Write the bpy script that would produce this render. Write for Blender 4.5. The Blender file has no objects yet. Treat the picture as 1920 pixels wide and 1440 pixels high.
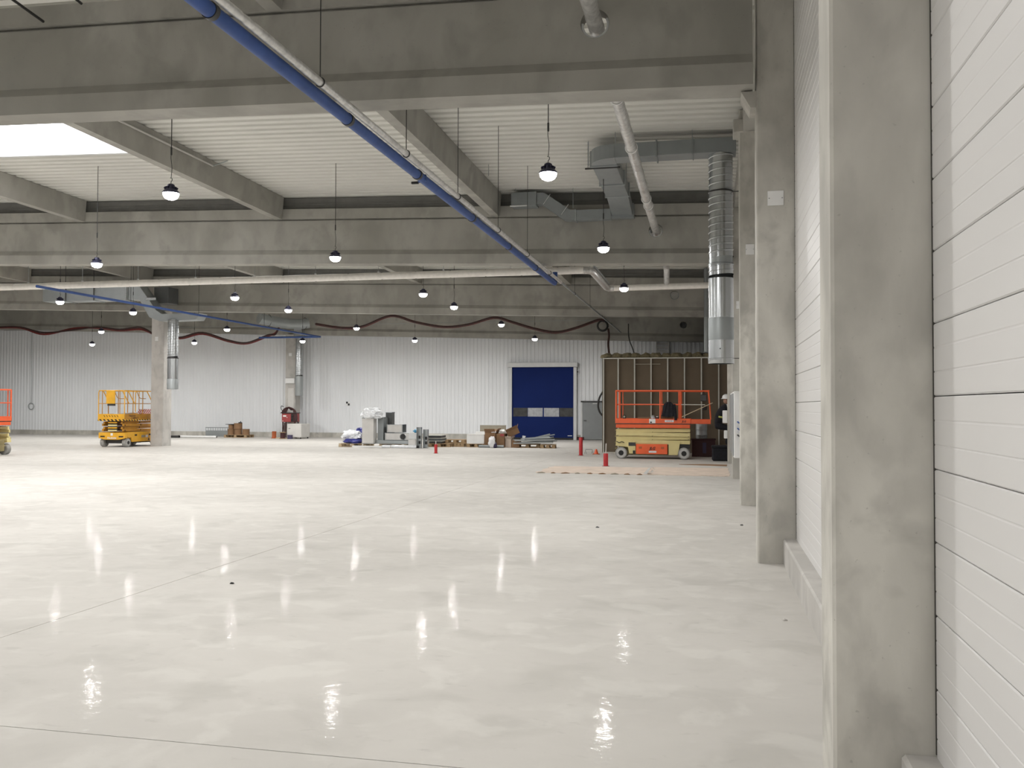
import bpy, bmesh, math, random
from mathutils import Vector, Matrix, noise as mnoise
random.seed(7)
S = bpy.context.scene
COL = S.collection
PI = math.pi

# ------------------------------------------------------------------ camera
cam = bpy.data.cameras.new('camera')
cam.sensor_fit = 'HORIZONTAL'; cam.sensor_width = 36.0
cam.lens = 1700.0 / 1920.0 * 36.0
cam.clip_start = 0.05; cam.clip_end = 300
camo = bpy.data.objects.new('camera', cam); COL.objects.link(camo)
th, ph, ro = math.radians(12.3432), math.radians(1.38142), 0.0027
r = Vector((math.cos(th), math.sin(th), 0)); f0 = Vector((-math.sin(th), math.cos(th), 0)); zz = Vector((0, 0, 1))
fw = f0 * math.cos(ph) + zz * math.sin(ph); up = zz * math.cos(ph) - f0 * math.sin(ph)
r2 = r * math.cos(ro) + up * math.sin(ro); up2 = up * math.cos(ro) - r * math.sin(ro)
m = Matrix((r2, up2, -fw)).transposed().to_4x4(); m.translation = Vector((0, 0, 1.7))
camo.matrix_world = m
S.camera = camo

# ------------------------------------------------------------------ world, exposure, lamp strength
W = bpy.data.worlds.new('world'); S.world = W; W.use_nodes = True
bg = W.node_tree.nodes['Background']; bg.inputs[0].default_value = (.75, .82, .92, 1); bg.inputs[1].default_value = 1.0
S.view_settings.view_transform = 'Standard'
try: S.view_settings.look = 'None'
except Exception: pass
S.view_settings.exposure = 0.12; S.view_settings.gamma = 1.0; S.view_settings.use_curve_mapping = False
LAMP_W = 105.0
LAMP_COL = (1.0, .985, .962)
SKY_EMIT = 5.0

# ------------------------------------------------------------------ materials
MATS = {}
def lin(c):
    return tuple(((x / 255) / 12.92 if x / 255 <= .04045 else ((x / 255 + .055) / 1.055) ** 2.4) for x in c)
def mat(name, col, rough=.5, metal=0., var=.10, scale=4., bump=0., bscale=30., coat=0., spec=.5, world=False, stretch=(1, 1, 1), emit=None, detail=4., rvar=0.):
    m = bpy.data.materials.new(name); m.use_nodes = True
    N = m.node_tree.nodes; L = m.node_tree.links; b = N['Principled BSDF']
    b.inputs['Roughness'].default_value = rough; b.inputs['Metallic'].default_value = metal
    b.inputs['Specular IOR Level'].default_value = spec
    if coat: b.inputs['Coat Weight'].default_value = coat; b.inputs['Coat Roughness'].default_value = .12
    if world:
        src = N.new('ShaderNodeNewGeometry').outputs['Position']
    else:
        src = N.new('ShaderNodeTexCoord').outputs['Object']
    mp = N.new('ShaderNodeMapping'); mp.inputs['Scale'].default_value = stretch; L.new(src, mp.inputs[0])
    n = N.new('ShaderNodeTexNoise'); n.inputs['Scale'].default_value = scale; n.inputs['Detail'].default_value = detail
    L.new(mp.outputs[0], n.inputs['Vector'])
    rp = N.new('ShaderNodeValToRGB'); rp.color_ramp.elements[0].position = .3; rp.color_ramp.elements[1].position = .7
    c = col if len(col) == 3 else col[:3]
    rp.color_ramp.elements[0].color = tuple(x * (1 - var) for x in c) + (1,)
    rp.color_ramp.elements[1].color = tuple(min(1, x * (1 + var)) for x in c) + (1,)
    L.new(n.outputs['Fac'], rp.inputs[0]); L.new(rp.outputs[0], b.inputs['Base Color'])
    if rvar:
        mr = N.new('ShaderNodeMapRange'); mr.inputs[1].default_value = .3; mr.inputs[2].default_value = .7
        mr.inputs[3].default_value = max(.02, rough - rvar); mr.inputs[4].default_value = rough + rvar
        L.new(n.outputs['Fac'], mr.inputs[0]); L.new(mr.outputs[0], b.inputs['Roughness'])
    if bump:
        n2 = N.new('ShaderNodeTexNoise'); n2.inputs['Scale'].default_value = bscale; n2.inputs['Detail'].default_value = 3
        L.new(mp.outputs[0], n2.inputs['Vector'])
        bp = N.new('ShaderNodeBump'); bp.inputs['Strength'].default_value = bump; bp.inputs['Distance'].default_value = .01
        L.new(n2.outputs['Fac'], bp.inputs['Height']); L.new(bp.outputs[0], b.inputs['Normal'])
    if emit:
        b.inputs['Emission Color'].default_value = tuple(emit[0]) + (1,); b.inputs['Emission Strength'].default_value = emit[1]
    MATS[name] = m
    return m

def concrete(name, base, dark, light, blot=1.0, rough=.75):
    """mottled fair-faced concrete: soft formwork blotches, faint vertical runs, darker damp stains, pores"""
    m = bpy.data.materials.new(name); m.use_nodes = True
    N = m.node_tree.nodes; L = m.node_tree.links; b = N['Principled BSDF']
    b.inputs['Roughness'].default_value = rough; b.inputs['Specular IOR Level'].default_value = .3
    pos = N.new('ShaderNodeNewGeometry').outputs['Position']
    def noise(scale, detail, stretch=(1, 1, 1), dist=0.):
        mp = N.new('ShaderNodeMapping'); mp.inputs['Scale'].default_value = stretch; L.new(pos, mp.inputs[0])
        n = N.new('ShaderNodeTexNoise'); n.inputs['Scale'].default_value = scale; n.inputs['Detail'].default_value = detail
        n.inputs['Distortion'].default_value = dist; L.new(mp.outputs[0], n.inputs['Vector']); return n.outputs['Fac']
    def ramp(src, p0, p1, c0, c1):
        rp = N.new('ShaderNodeValToRGB'); e = rp.color_ramp.elements; e[0].position = p0; e[1].position = p1
        e[0].color = c0; e[1].color = c1; L.new(src, rp.inputs[0]); return rp.outputs[0]
    def mix(fac, a, c):
        x = N.new('ShaderNodeMix'); x.data_type = 'RGBA'
        L.new(fac, x.inputs[0]); L.new(a, x.inputs[6])
        if hasattr(c, 'links'): L.new(c, x.inputs[7])
        else: x.inputs[7].default_value = c
        return x.outputs[2]
    c0 = ramp(noise(.8 * blot, 8, (1, 1, .55), .3), .36, .64, dark + (1,), light + (1,))
    md = ramp(noise(2.6 * blot, 8, (1, 1, .7), .25), .47, .64, (0, 0, 0, 1), (.75, .75, .75, 1))
    c1 = mix(md, c0, tuple(x * .80 for x in base) + (1,))
    st = ramp(noise(1.5 * blot, 7, (1, 1, .9), .35), .58, .70, (0, 0, 0, 1), (.7, .7, .7, 1))
    c2 = mix(st, c1, tuple(x * .70 for x in base) + (1,))
    pl = ramp(noise(1.1 * blot, 7, (1, 1, .35), .4), .54, .68, (0, 0, 0, 1), (.5, .5, .5, 1))
    c3 = mix(pl, c2, tuple(min(1, x * 1.05) for x in light) + (1,))
    po = ramp(noise(38, 2), .70, .76, (0, 0, 0, 1), (.45, .45, .45, 1))
    c4 = mix(po, c3, tuple(x * .6 for x in base) + (1,))
    L.new(c4, b.inputs['Base Color'])
    bp = N.new('ShaderNodeBump'); bp.inputs['Strength'].default_value = .12; bp.inputs['Distance'].default_value = .01
    L.new(noise(22, 4), bp.inputs['Height']); L.new(bp.outputs[0], b.inputs['Normal'])
    MATS[name] = m
    return m

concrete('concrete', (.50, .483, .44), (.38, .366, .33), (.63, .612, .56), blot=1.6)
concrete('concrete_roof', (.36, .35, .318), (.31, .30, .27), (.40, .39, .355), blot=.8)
concrete('concrete_pale', (.52, .50, .475), (.46, .445, .42), (.58, .56, .53), blot=1.3)

def floor_mat():
    m = bpy.data.materials.new('floor_concrete'); m.use_nodes = True
    N = m.node_tree.nodes; L = m.node_tree.links; b = N['Principled BSDF']
    pos = N.new('ShaderNodeNewGeometry').outputs['Position']
    def noise(scale, detail, stretch=(1, 1, 1), dist=0.):
        mp = N.new('ShaderNodeMapping'); mp.inputs['Scale'].default_value = stretch; L.new(pos, mp.inputs[0])
        n = N.new('ShaderNodeTexNoise'); n.inputs['Scale'].default_value = scale; n.inputs['Detail'].default_value = detail
        n.inputs['Distortion'].default_value = dist; L.new(mp.outputs[0], n.inputs['Vector']); return n.outputs['Fac']
    def ramp(src, p0, p1, c0, c1):
        rp = N.new('ShaderNodeValToRGB'); e = rp.color_ramp.elements; e[0].position = p0; e[1].position = p1
        e[0].color = c0; e[1].color = c1; L.new(src, rp.inputs[0]); return rp.outputs[0]
    def mix(fac, a, c):
        x = N.new('ShaderNodeMix'); x.data_type = 'RGBA'; L.new(fac, x.inputs[0]); L.new(a, x.inputs[6])
        x.inputs[7].default_value = c; return x.outputs[2]
    c1 = ramp(noise(.35, 5, (1, 1.3, 1), .6), .3, .7, (.50, .482, .452, 1), (.575, .555, .522, 1))
    c2 = mix(ramp(noise(1.5, 9, (1, 1.15, 1), .4), .52, .68, (0, 0, 0, 1), (.48, .48, .48, 1)), c1, (.425, .412, .382, 1))
    c3 = mix(ramp(noise(2.1, 9, (1, 1.15, 1), .5), .54, .63, (0, 0, 0, 1), (.38, .38, .38, 1)), c2, (.64, .625, .588, 1))
    c4 = mix(ramp(noise(6, 5, (1, 1.6, 1), .5), .64, .74, (0, 0, 0, 1), (.3, .3, .3, 1)), c3, (.37, .355, .33, 1))
    L.new(c4, b.inputs['Base Color'])
    b.inputs['Roughness'].default_value = .7; b.inputs['Specular IOR Level'].default_value = .10
    b.inputs['Coat IOR'].default_value = 1.40
    mw = N.new('ShaderNodeMapRange'); mw.inputs[1].default_value = .42; mw.inputs[2].default_value = .62
    mw.inputs[3].default_value = .01; mw.inputs[4].default_value = .085
    L.new(noise(7.5, 5, (.7, 1.0, 1), .8), mw.inputs[0]); L.new(mw.outputs[0], b.inputs['Coat Weight'])
    b.inputs['Coat Roughness'].default_value = .05
    bp = N.new('ShaderNodeBump'); bp.inputs['Strength'].default_value = .07; bp.inputs['Distance'].default_value = .02
    L.new(noise(14.0, 3), bp.inputs['Height']); L.new(bp.outputs[0], b.inputs['Normal']); L.new(bp.outputs[0], b.inputs['Coat Normal'])
    MATS['floor_concrete'] = m
floor_mat()

mat('gap_shade', (.15, .148, .138), .7)  # dark tone that paints the shade between girder top and deck
mat('joint_dark', (.06, .057, .05), .9)
mat('panel_white', (.72, .71, .70), .42, var=.03, scale=.6, world=True, coat=.1)
mat('wall_ribbed', (.80, .82, .845), .45, var=.05, scale=.4, world=True, stretch=(1, 1, .3))
mat('deck_white', (.66, .655, .61), .5, var=.05, scale=.5, world=True)
mat('sky_glass', (.8, .8, .8), .4, var=0, emit=((1.0, .99, 1.0), SKY_EMIT))
mat('frame_white', (.62, .63, .63), .4, var=.04)
mat('galv', (.52, .54, .55), .24, .88, var=.04, scale=3)
mat('galv_dull', (.36, .385, .39), .45, .6, var=.05, scale=3)
mat('duct_grey', (.27, .29, .295), .5, .35, var=.07, scale=3)
mat('duct_dark', (.10, .105, .105), .6, .2)
mat('foil', (.62, .615, .60), .38, .55, var=.18, scale=14, bump=.9, bscale=16)
mat('lag_white', (.86, .83, .78), .5, .0, var=.06, scale=10, bump=.4, bscale=18)
mat('blue_pipe', (.042, .085, .25), .5, var=.12, scale=6, spec=.25)
mat('black', (.012, .012, .012), .55, var=.2)
mat('black_cloth', (.010, .010, .014), .95, var=.3, scale=12, bump=.6, bscale=16)
mat('steel_dark', (.07, .07, .07), .45, .7)
mat('cable', (.03, .03, .03), .6)
mat('red_hose', (.16, .018, .016), .55, var=.25, scale=8)
mat('hose_dark', (.045, .016, .014), .6, var=.3, scale=8)
mat('orange', (.78, .115, .03), .42, var=.10, scale=3, coat=.2)
mat('orange_dull', (.42, .10, .03), .55, var=.15)
mat('cream', (.66, .57, .27), .45, var=.06, scale=4)
mat('cream_dark', (.30, .25, .12), .55)
mat('yellow', (.76, .40, .028), .42, var=.10, scale=4, coat=.2)
mat('yellow_dark', (.46, .22, .02), .5, var=.15)
mat('tyre', (.30, .295, .28), .85, var=.15, scale=10)
mat('tyre_face', (.48, .475, .46), .8, var=.10, scale=10)
mat('door_blue', (.008, .020, .110), .75, var=.08, scale=.8, spec=.12)
mat('door_grey', (.25, .265, .27), .45, var=.04)
mat('pane_dark', (.055, .055, .055), .15, var=.25, scale=6)
mat('pane_light', (.40, .41, .43), .22, var=.18, scale=7)
mat('wood', (.34, .235, .13), .75, var=.22, scale=5, stretch=(1, 6, 6))
mat('wood_pale', (.52, .41, .27), .7, var=.15, scale=5, stretch=(1, 6, 6))
mat('cardboard', (.235, .135, .07), .8, var=.14, scale=4)
mat('cardboard_pale', (.60, .50, .42), .85, var=.12, scale=3)
mat('board_brown', (.15, .118, .082), .9, var=.10, scale=1.2, world=True)
mat('board_buff', (.30, .27, .21), .8)
mat('stud', (.56, .555, .50), .5, .2, var=.08)
mat('insul', (.20, .17, .10), .95, var=.3, scale=12, bump=.8, bscale=14)
mat('white', (.78, .78, .77), .45, var=.03)
mat('offwhite', (.60, .585, .56), .5, var=.05)
mat('plastic_film', (.82, .84, .87), .25, var=.10, scale=9, bump=.8, bscale=9, coat=.4)
mat('plastic_blue', (.06, .07, .32), .3, var=.4, scale=6, bump=.6, bscale=9)
mat('cyan', (.07, .30, .50), .5, var=.1)
mat('red', (.46, .022, .026), .45, var=.12, scale=9)
mat('red_cabinet', (.33, .055, .055), .5, var=.1)
mat('maroon', (.05, .012, .014), .6)
mat('violet', (.055, .045, .10), .6)
mat('hi_vis', (.42, .46, .12), .7)
mat('skin', (.42, .24, .17), .6)
mat('sticker', (.72, .72, .74), .5, var=.15, scale=40)
mat('lens', (.9, .9, .9), .3, var=0, emit=(LAMP_COL, 28.0))
mat('lamp_body', (.05, .05, .09), .4, .5)

def stripes(name, a, c, scale):
    m = bpy.data.materials.new(name); m.use_nodes = True
    N = m.node_tree.nodes; L = m.node_tree.links; b = N['Principled BSDF']; b.inputs['Roughness'].default_value = .5
    tc = N.new('ShaderNodeTexCoord'); mp = N.new('ShaderNodeMapping'); L.new(tc.outputs['Object'], mp.inputs[0])
    w = N.new('ShaderNodeTexWave'); w.wave_type = 'BANDS'; w.bands_direction = 'DIAGONAL'; w.inputs['Scale'].default_value = scale
    w.inputs['Distortion'].default_value = 0
    L.new(mp.outputs[0], w.inputs['Vector'])
    rp = N.new('ShaderNodeValToRGB'); rp.color_ramp.interpolation = 'CONSTANT'
    rp.color_ramp.elements[0].color = a + (1,); rp.color_ramp.elements[1].color = c + (1,); rp.color_ramp.elements[1].position = .5
    L.new(w.outputs['Fac'], rp.inputs[0]); L.new(rp.outputs[0], b.inputs['Base Color'])
    MATS[name] = m
stripes('hazard', (.76, .42, .03), (.03, .02, .015), 3.6)
stripes('barrier', (.45, .02, .02), (.75, .75, .75), 5.0)

# ------------------------------------------------------------------ mesh builder
class MB:
    def __init__(s): s.v = []; s.f = []
    def quad(s, a, b, c, d):
        n = len(s.v); s.v += [a, b, c, d]; s.f.append((n, n + 1, n + 2, n + 3)); return s
    def box(s, x0, x1, y0, y1, z0, z1, b=0.):
        if b <= 0:
            n = len(s.v)
            s.v += [(x0, y0, z0), (x1, y0, z0), (x1, y1, z0), (x0, y1, z0), (x0, y0, z1), (x1, y0, z1), (x1, y1, z1), (x0, y1, z1)]
            for q in ((0, 3, 2, 1), (4, 5, 6, 7), (0, 1, 5, 4), (1, 2, 6, 5), (2, 3, 7, 6), (3, 0, 4, 7)): s.f.append(tuple(n + i for i in q))
        else:
            bm = bmesh.new(); bmesh.ops.create_cube(bm, size=1)
            for v in bm.verts:
                v.co = Vector(((x0 + x1) / 2 + v.co.x * (x1 - x0), (y0 + y1) / 2 + v.co.y * (y1 - y0), (z0 + z1) / 2 + v.co.z * (z1 - z0)))
            bmesh.ops.bevel(bm, geom=bm.edges[:], offset=b, segments=1, affect='EDGES', profile=.5)
            s.bm(bm)
        return s
    def bm(s, bm, M=None):
        n = len(s.v); bm.verts.index_update()
        for v in bm.verts: s.v.append(tuple(M @ v.co) if M else tuple(v.co))
        for f in bm.faces: s.f.append(tuple(n + v.index for v in f.verts))
        bm.free(); return s
    def cyl(s, p0, p1, r0, r1=None, n=16, caps=True):
        r1 = r0 if r1 is None else r1
        return s.tube([p0, p1], [r0, r1], n, caps)
    def tube(s, pts, rad, n=10, caps=True):
        pts = [Vector(p) for p in pts]
        if not isinstance(rad, (list, tuple)): rad = [rad] * len(pts)
        base = len(s.v); ref = None
        for i, p in enumerate(pts):
            if i == 0: t = pts[1] - p
            elif i == len(pts) - 1: t = p - pts[i - 1]
            else:
                a = (p - pts[i - 1]); c = (pts[i + 1] - p)
                t = (a.normalized() if a.length > 1e-9 else Vector()) + (c.normalized() if c.length > 1e-9 else Vector())
                if t.length < 1e-6: t = pts[i + 1] - pts[i - 1]
            t = t.normalized() if t.length > 1e-9 else Vector((0, 0, 1))
            if ref is None:
                ref = Vector((0, 0, 1)) if abs(t.z) < .9 else Vector((1, 0, 0))
            u = t.cross(ref)
            if u.length < 1e-4: u = t.cross(Vector((0, 1, 0)))
            u.normalize(); w = u.cross(t).normalized(); ref = w
            for k in range(n):
                a = 2 * PI * k / n
                s.v.append(tuple(p + (u * math.cos(a) + w * math.sin(a)) * rad[i]))
        for i in range(len(pts) - 1):
            for k in range(n):
                a = base + i * n + k; c = base + i * n + (k + 1) % n
                s.f.append((a, c, c + n, a + n))
        if caps:
            s.f.append(tuple(base + k for k in reversed(range(n))))
            s.f.append(tuple(base + (len(pts) - 1) * n + k for k in range(n)))
        return s
    def lathe(s, prof, n=24, c=(0, 0), caps=True):
        """prof: list of (radius, z)"""
        base = len(s.v)
        for (rr, z) in prof:
            for k in range(n):
                a = 2 * PI * k / n; s.v.append((c[0] + rr * math.cos(a), c[1] + rr * math.sin(a), z))
        for i in range(len(prof) - 1):
            for k in range(n):
                a = base + i * n + k; d = base + i * n + (k + 1) % n
                s.f.append((a, d, d + n, a + n))
        if caps:
            s.f.append(tuple(base + k for k in reversed(range(n)))); s.f.append(tuple(base + (len(prof) - 1) * n + k for k in range(n)))
        return s
    def prism(s, poly, axis, a0, a1):
        """extrude a closed 2-D polygon; axis 'x': poly=(y,z), 'y': poly=(x,z), 'z': poly=(x,y)"""
        def P(p, a): return {'x': (a, p[0], p[1]), 'y': (p[0], a, p[1]), 'z': (p[0], p[1], a)}[axis]
        n = len(s.v); k = len(poly)
        s.v += [P(p, a0) for p in poly] + [P(p, a1) for p in poly]
        s.f.append(tuple(n + i for i in range(k))); s.f.append(tuple(n + k + i for i in reversed(range(k))))
        for i in range(k): s.f.append((n + i, n + k + i, n + k + (i + 1) % k, n + (i + 1) % k))
        return s
    def bar(s, p0, p1, w, h):
        """rectangular bar between two points, w across, h in the up direction"""
        p0 = Vector(p0); p1 = Vector(p1); t = (p1 - p0).normalized()
        u = t.cross(Vector((0, 0, 1)));
        if u.length < 1e-4: u = Vector((1, 0, 0))
        u.normalize(); v = u.cross(t).normalized(); n = len(s.v)
        for p in (p0, p1):
            for a, b in ((-1, -1), (1, -1), (1, 1), (-1, 1)): s.v.append(tuple(p + u * a * w / 2 + v * b * h / 2))
        for q in ((0, 1, 2, 3), (7, 6, 5, 4), (0, 4, 5, 1), (1, 5, 6, 2), (2, 6, 7, 3), (3, 7, 4, 0)): s.f.append(tuple(n + i for i in q))
        return s
    def mesh(s, name, m, smooth=False):
        me = bpy.data.meshes.new(name); me.from_pydata(s.v, [], s.f); me.update()
        bm = bmesh.new(); bm.from_mesh(me); bmesh.ops.recalc_face_normals(bm, faces=bm.faces[:]); bm.to_mesh(me); bm.free()
        me.materials.append(MATS[m])
        if smooth:
            me.polygons.foreach_set('use_smooth', [True] * len(me.polygons))
            try: me.set_sharp_from_angle(angle=math.radians(40))
            except Exception: pass
        return me
    def build(s, name, m, parent=None, loc=(0, 0, 0), rz=0., smooth=False):
        o = bpy.data.objects.new(name, s.mesh(name, m, smooth)); COL.objects.link(o)
        o.location = loc; o.rotation_euler = (0, 0, rz)
        if parent: o.parent = parent
        return o

def tag(o, label, cat, group=None, kind=None):
    o['label'] = label; o['category'] = cat
    if group: o['group'] = group
    if kind: o['kind'] = kind
    return o
def thing(name, label, cat, loc=(0, 0, 0), rz=0., group=None, kind=None):
    o = bpy.data.objects.new(name, None); o.empty_display_size = .2; COL.objects.link(o); o.location = loc; o.rotation_euler = (0, 0, rz)
    return tag(o, label, cat, group, kind)
def inst(mesh, name, parent, loc=(0, 0, 0), rot=(0, 0, 0)):
    o = bpy.data.objects.new(name, mesh); COL.objects.link(o); o.parent = parent; o.location = loc; o.rotation_euler = rot
    return o
def text_mesh(name, body, size, m, parent, loc, rot, ext=.002, shear=0., bold=0., align='CENTER'):
    cu = bpy.data.curves.new(name + '_curve', 'FONT'); cu.body = body; cu.size = size; cu.extrude = ext; cu.shear = shear
    cu.offset = bold; cu.align_x = align; cu.align_y = 'CENTER'
    t = bpy.data.objects.new(name + '_tmp', cu); COL.objects.link(t)
    dg = bpy.context.evaluated_depsgraph_get()
    me = bpy.data.meshes.new_from_object(t.evaluated_get(dg)); bpy.data.objects.remove(t); bpy.data.curves.remove(cu)
    me.materials.clear(); me.materials.append(MATS[m])
    o = bpy.data.objects.new(name, me); COL.objects.link(o); o.location = loc; o.rotation_euler = rot
    if parent: o.parent = parent
    return o
def spline(pts, k=6):
    P = [Vector(p) for p in pts]; out = []
    for i in range(len(P) - 1):
        p0 = P[max(0, i - 1)]; p1 = P[i]; p2 = P[i + 1]; p3 = P[min(len(P) - 1, i + 2)]
        for j in range(k):
            t = j / k
            out.append(.5 * ((2 * p1) + (p2 - p0) * t + (2 * p0 - 5 * p1 + 4 * p2 - p3) * t * t + (3 * p1 - p0 - 3 * p2 + p3) * t ** 3))
    out.append(P[-1]); return out

# ------------------------------------------------------------------ levels
XL, XR, YB, YF = -54.0, 0.9, -13.0, 45.2
def zg(x, y): return 5.20 - .0115 * (y - 10.25) - .030 * x          # underside of girders
def zd(x, y): return zg(x, y) + 1.755                                # underside of roof deck
GIRD = [-1.75, 10.25, 21.95, 33.75, 44.75]                          # girder centre lines

# ================================================================== FLOOR
fl = MB().box(XL - .5, 1.2, YB - .5, YF + .5, -.30, -.022).build('floor', 'joint_dark')
tag(fl, 'pale polished concrete floor across the whole hall', 'floor', kind='structure')
xs = [XL - .4, -41.0, -29.0, -17.0, -5.06, 1.15]; ys = [YB - .4, 4.15, 22.0, 34.0, YF + .4]
g = .004
for i in range(len(xs) - 1):
    for j in range(len(ys) - 1):
        MB().box(xs[i] + g, xs[i + 1] - g, ys[j] + g, ys[j + 1] - g, -.16, 0).build('slab', 'floor_concrete', fl)

# ================================================================== ROOF DECK
SKY = [(-16.5, -11.7, 11.6, 17.3), (-16.5, -11.7, .5, 6.0), (-16.5, -11.7, 26.0, 28.1), (-28.3, -23.3, 11.6, 17.3), (-28.3, -23.3, 26.0, 28.1), (-28.3, -23.3, .5, 6.0)]
def deck():
    mb = MB(); p = .28; y = YB
    xcut = [XL - .3, -28.3, -23.3, -16.5, -11.7, 1.1]
    while y < YF + .4:
        pr = [(y, 0), (y + .15, 0), (y + .175, .07), (y + .255, .07), (y + p, 0)]
        for a in range(len(xcut) - 1):
            x0, x1 = xcut[a], xcut[a + 1]
            if any(abs(x0 - s[0]) < .01 and y + p > s[2] and y < s[3] for s in SKY): continue
            for (ya, za), (yb, zb) in zip(pr[:-1], pr[1:]):
                mb.quad((x0, ya, zd(x0, ya) + za), (x1, ya, zd(x1, ya) + za), (x1, yb, zd(x1, yb) + zb), (x0, yb, zd(x0, yb) + zb))
        y += p
    o = mb.build('ceiling', 'deck_white')
    tag(o, 'white trapezoidal steel roof deck above the concrete beams', 'ceiling', kind='structure')
    return o
deck()
for k, (x0, x1, y0, y1) in enumerate(SKY):
    lab = ['bright white rectangular skylight beyond the nearest girder', 'skylight above the floor left of the camera', 'skylight over the third roof bay',
           'skylight beyond the nearest girder, farther left', 'skylight over the third bay, farther left', 'skylight left of the camera, farther left'][k]
    t = thing('window_%d' % (k + 1), lab, 'skylight', ((x0 + x1) / 2, (y0 + y1) / 2, 0), kind='structure')
    cx, cy = (x0 + x1) / 2, (y0 + y1) / 2
    y0b, y1b = y0 - .3, y1 + .3
    def Z(x, y, d=0): return zd(x, y) + d
    fr = MB()
    for (xa, xb, ya, yb) in ((x0 - .06, x0 + .06, y0b, y1b), (x1 - .06, x1 + .06, y0b, y1b), (x0 + .06, x1 - .06, y0b, y0b + .10), (x0 + .06, x1 - .06, y1b - .10, y1b)):
        n = len(fr.v)
        for d in (-.02, .45):
            fr.v += [(x - cx, y - cy, Z(x, y, d)) for x, y in ((xa, ya), (xb, ya), (xb, yb), (xa, yb))]
        for q in ((0, 3, 2, 1), (4, 5, 6, 7), (0, 1, 5, 4), (1, 2, 6, 5), (2, 3, 7, 6), (3, 0, 4, 7)): fr.f.append(tuple(n + i for i in q))
    fr.build('window_frame', 'frame_white', t)
    gl = MB(); n = 0
    for d in (.30, .33):
        gl.v += [(x - cx, y - cy, Z(x, y, d)) for x, y in ((x0, y0b), (x1, y0b), (x1, y1b), (x0, y1b))]
    for q in ((0, 3, 2, 1), (4, 5, 6, 7), (0, 1, 5, 4), (1, 2, 6, 5), (2, 3, 7, 6), (3, 0, 4, 7)): gl.f.append(q)
    gl.build('pane', 'sky_glass', t)

# ================================================================== GIRDERS
def girder(yc, k):
    """precast I-girder with a bottom flange, chamfer, web with a pipe hole and a top flange, falling 3 % to the panel wall"""
    mb = MB()
    def ext(poly, x0, x1):
        n = len(mb.v); c = len(poly)
        for x in (x0, x1): mb.v += [(x, yc + p[0], zg(x, yc) + p[1]) for p in poly]
        mb.f.append(tuple(n + i for i in range(c))); mb.f.append(tuple(n + c + i for i in reversed(range(c))))
        for i in range(c): mb.f.append((n + i, n + c + i, n + c + (i + 1) % c, n + (i + 1) % c))
    XA, XB = XL + .05, .46
    ext([(-.20, 0), (.20, 0), (.20, .24), (.10, .37), (-.10, .37), (-.20, .24)], XA, XB)
    ext([(-.10, .37), (.10, .37), (.10, 1.14), (-.10, 1.14)], XA, -1.80)
    ext([(-.10, .37), (.10, .37), (.10, 1.14), (-.10, 1.14)], -.74, XB)
    ext([(-.045, 1.14), (.045, 1.14), (.045, 1.18), (-.045, 1.18)], XA, XB)
    ext([(-.14, 1.18), (.14, 1.18), (.14, 1.44), (-.14, 1.44)], XA, XB)
    # web piece with the round hole
    x0, x1 = -1.80, -.74; hx, hz, R = -1.27, .80, .165; N = 32
    circ = []; rect = []
    for i in range(N):
        a = 2 * PI * i / N; c, s_ = math.cos(a), math.sin(a)
        circ.append((hx + R * c, hz + R * s_))
        tx = ((x1 - hx) / c if c > 0 else (x0 - hx) / c) if abs(c) > 1e-9 else 1e9
        tz = ((1.14 - hz) / s_ if s_ > 0 else (.37 - hz) / s_) if abs(s_) > 1e-9 else 1e9
        t = min(tx, tz); rect.append((hx + t * c, hz + t * s_))
    # snap the nearest rays to the rectangle corners
    for cx_, cz_ in ((x1, 1.14), (x0, 1.14), (x0, .37), (x1, .37)):
        i = min(range(N), key=lambda q: (rect[q][0] - cx_) ** 2 + (rect[q][1] - cz_) ** 2); rect[i] = (cx_, cz_)
    def P(p, dy): return (p[0], yc + dy, zg(p[0], yc) + p[1])
    for i in range(N):
        j = (i + 1) % N
        mb.quad(P(rect[i], -.10), P(rect[j], -.10), P(circ[j], -.10), P(circ[i], -.10))
        mb.quad(P(rect[j], .10), P(rect[i], .10), P(circ[i], .10), P(circ[j], .10))
        mb.quad(P(circ[i], -.10), P(circ[j], -.10), P(circ[j], .10), P(circ[i], .10))
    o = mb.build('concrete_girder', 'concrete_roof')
    lab = ['grey concrete I-girder overhead behind the camera', 'nearest grey concrete I-girder spanning the top of the view', 'second grey concrete I-girder, behind the nearest one',
           'third grey concrete I-girder, resting on the free-standing pillar', 'farthest grey concrete girder along the top of the ribbed wall'][k]
    tag(o, lab, 'girder', 'roof girders')
    if k == 1: return o
    cs = MB()  # added dark strip imitating the shaded deck seen over the girder
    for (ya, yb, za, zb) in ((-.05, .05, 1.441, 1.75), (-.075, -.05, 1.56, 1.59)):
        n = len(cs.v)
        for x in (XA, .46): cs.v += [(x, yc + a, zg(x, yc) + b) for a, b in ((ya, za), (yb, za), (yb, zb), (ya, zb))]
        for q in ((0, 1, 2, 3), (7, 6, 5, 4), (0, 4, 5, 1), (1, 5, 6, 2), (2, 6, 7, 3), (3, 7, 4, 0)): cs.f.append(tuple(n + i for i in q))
    cs.build('gap_shade_strip', 'gap_shade', o)
    return o
for k, y in enumerate(GIRD): girder(y, k)

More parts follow.
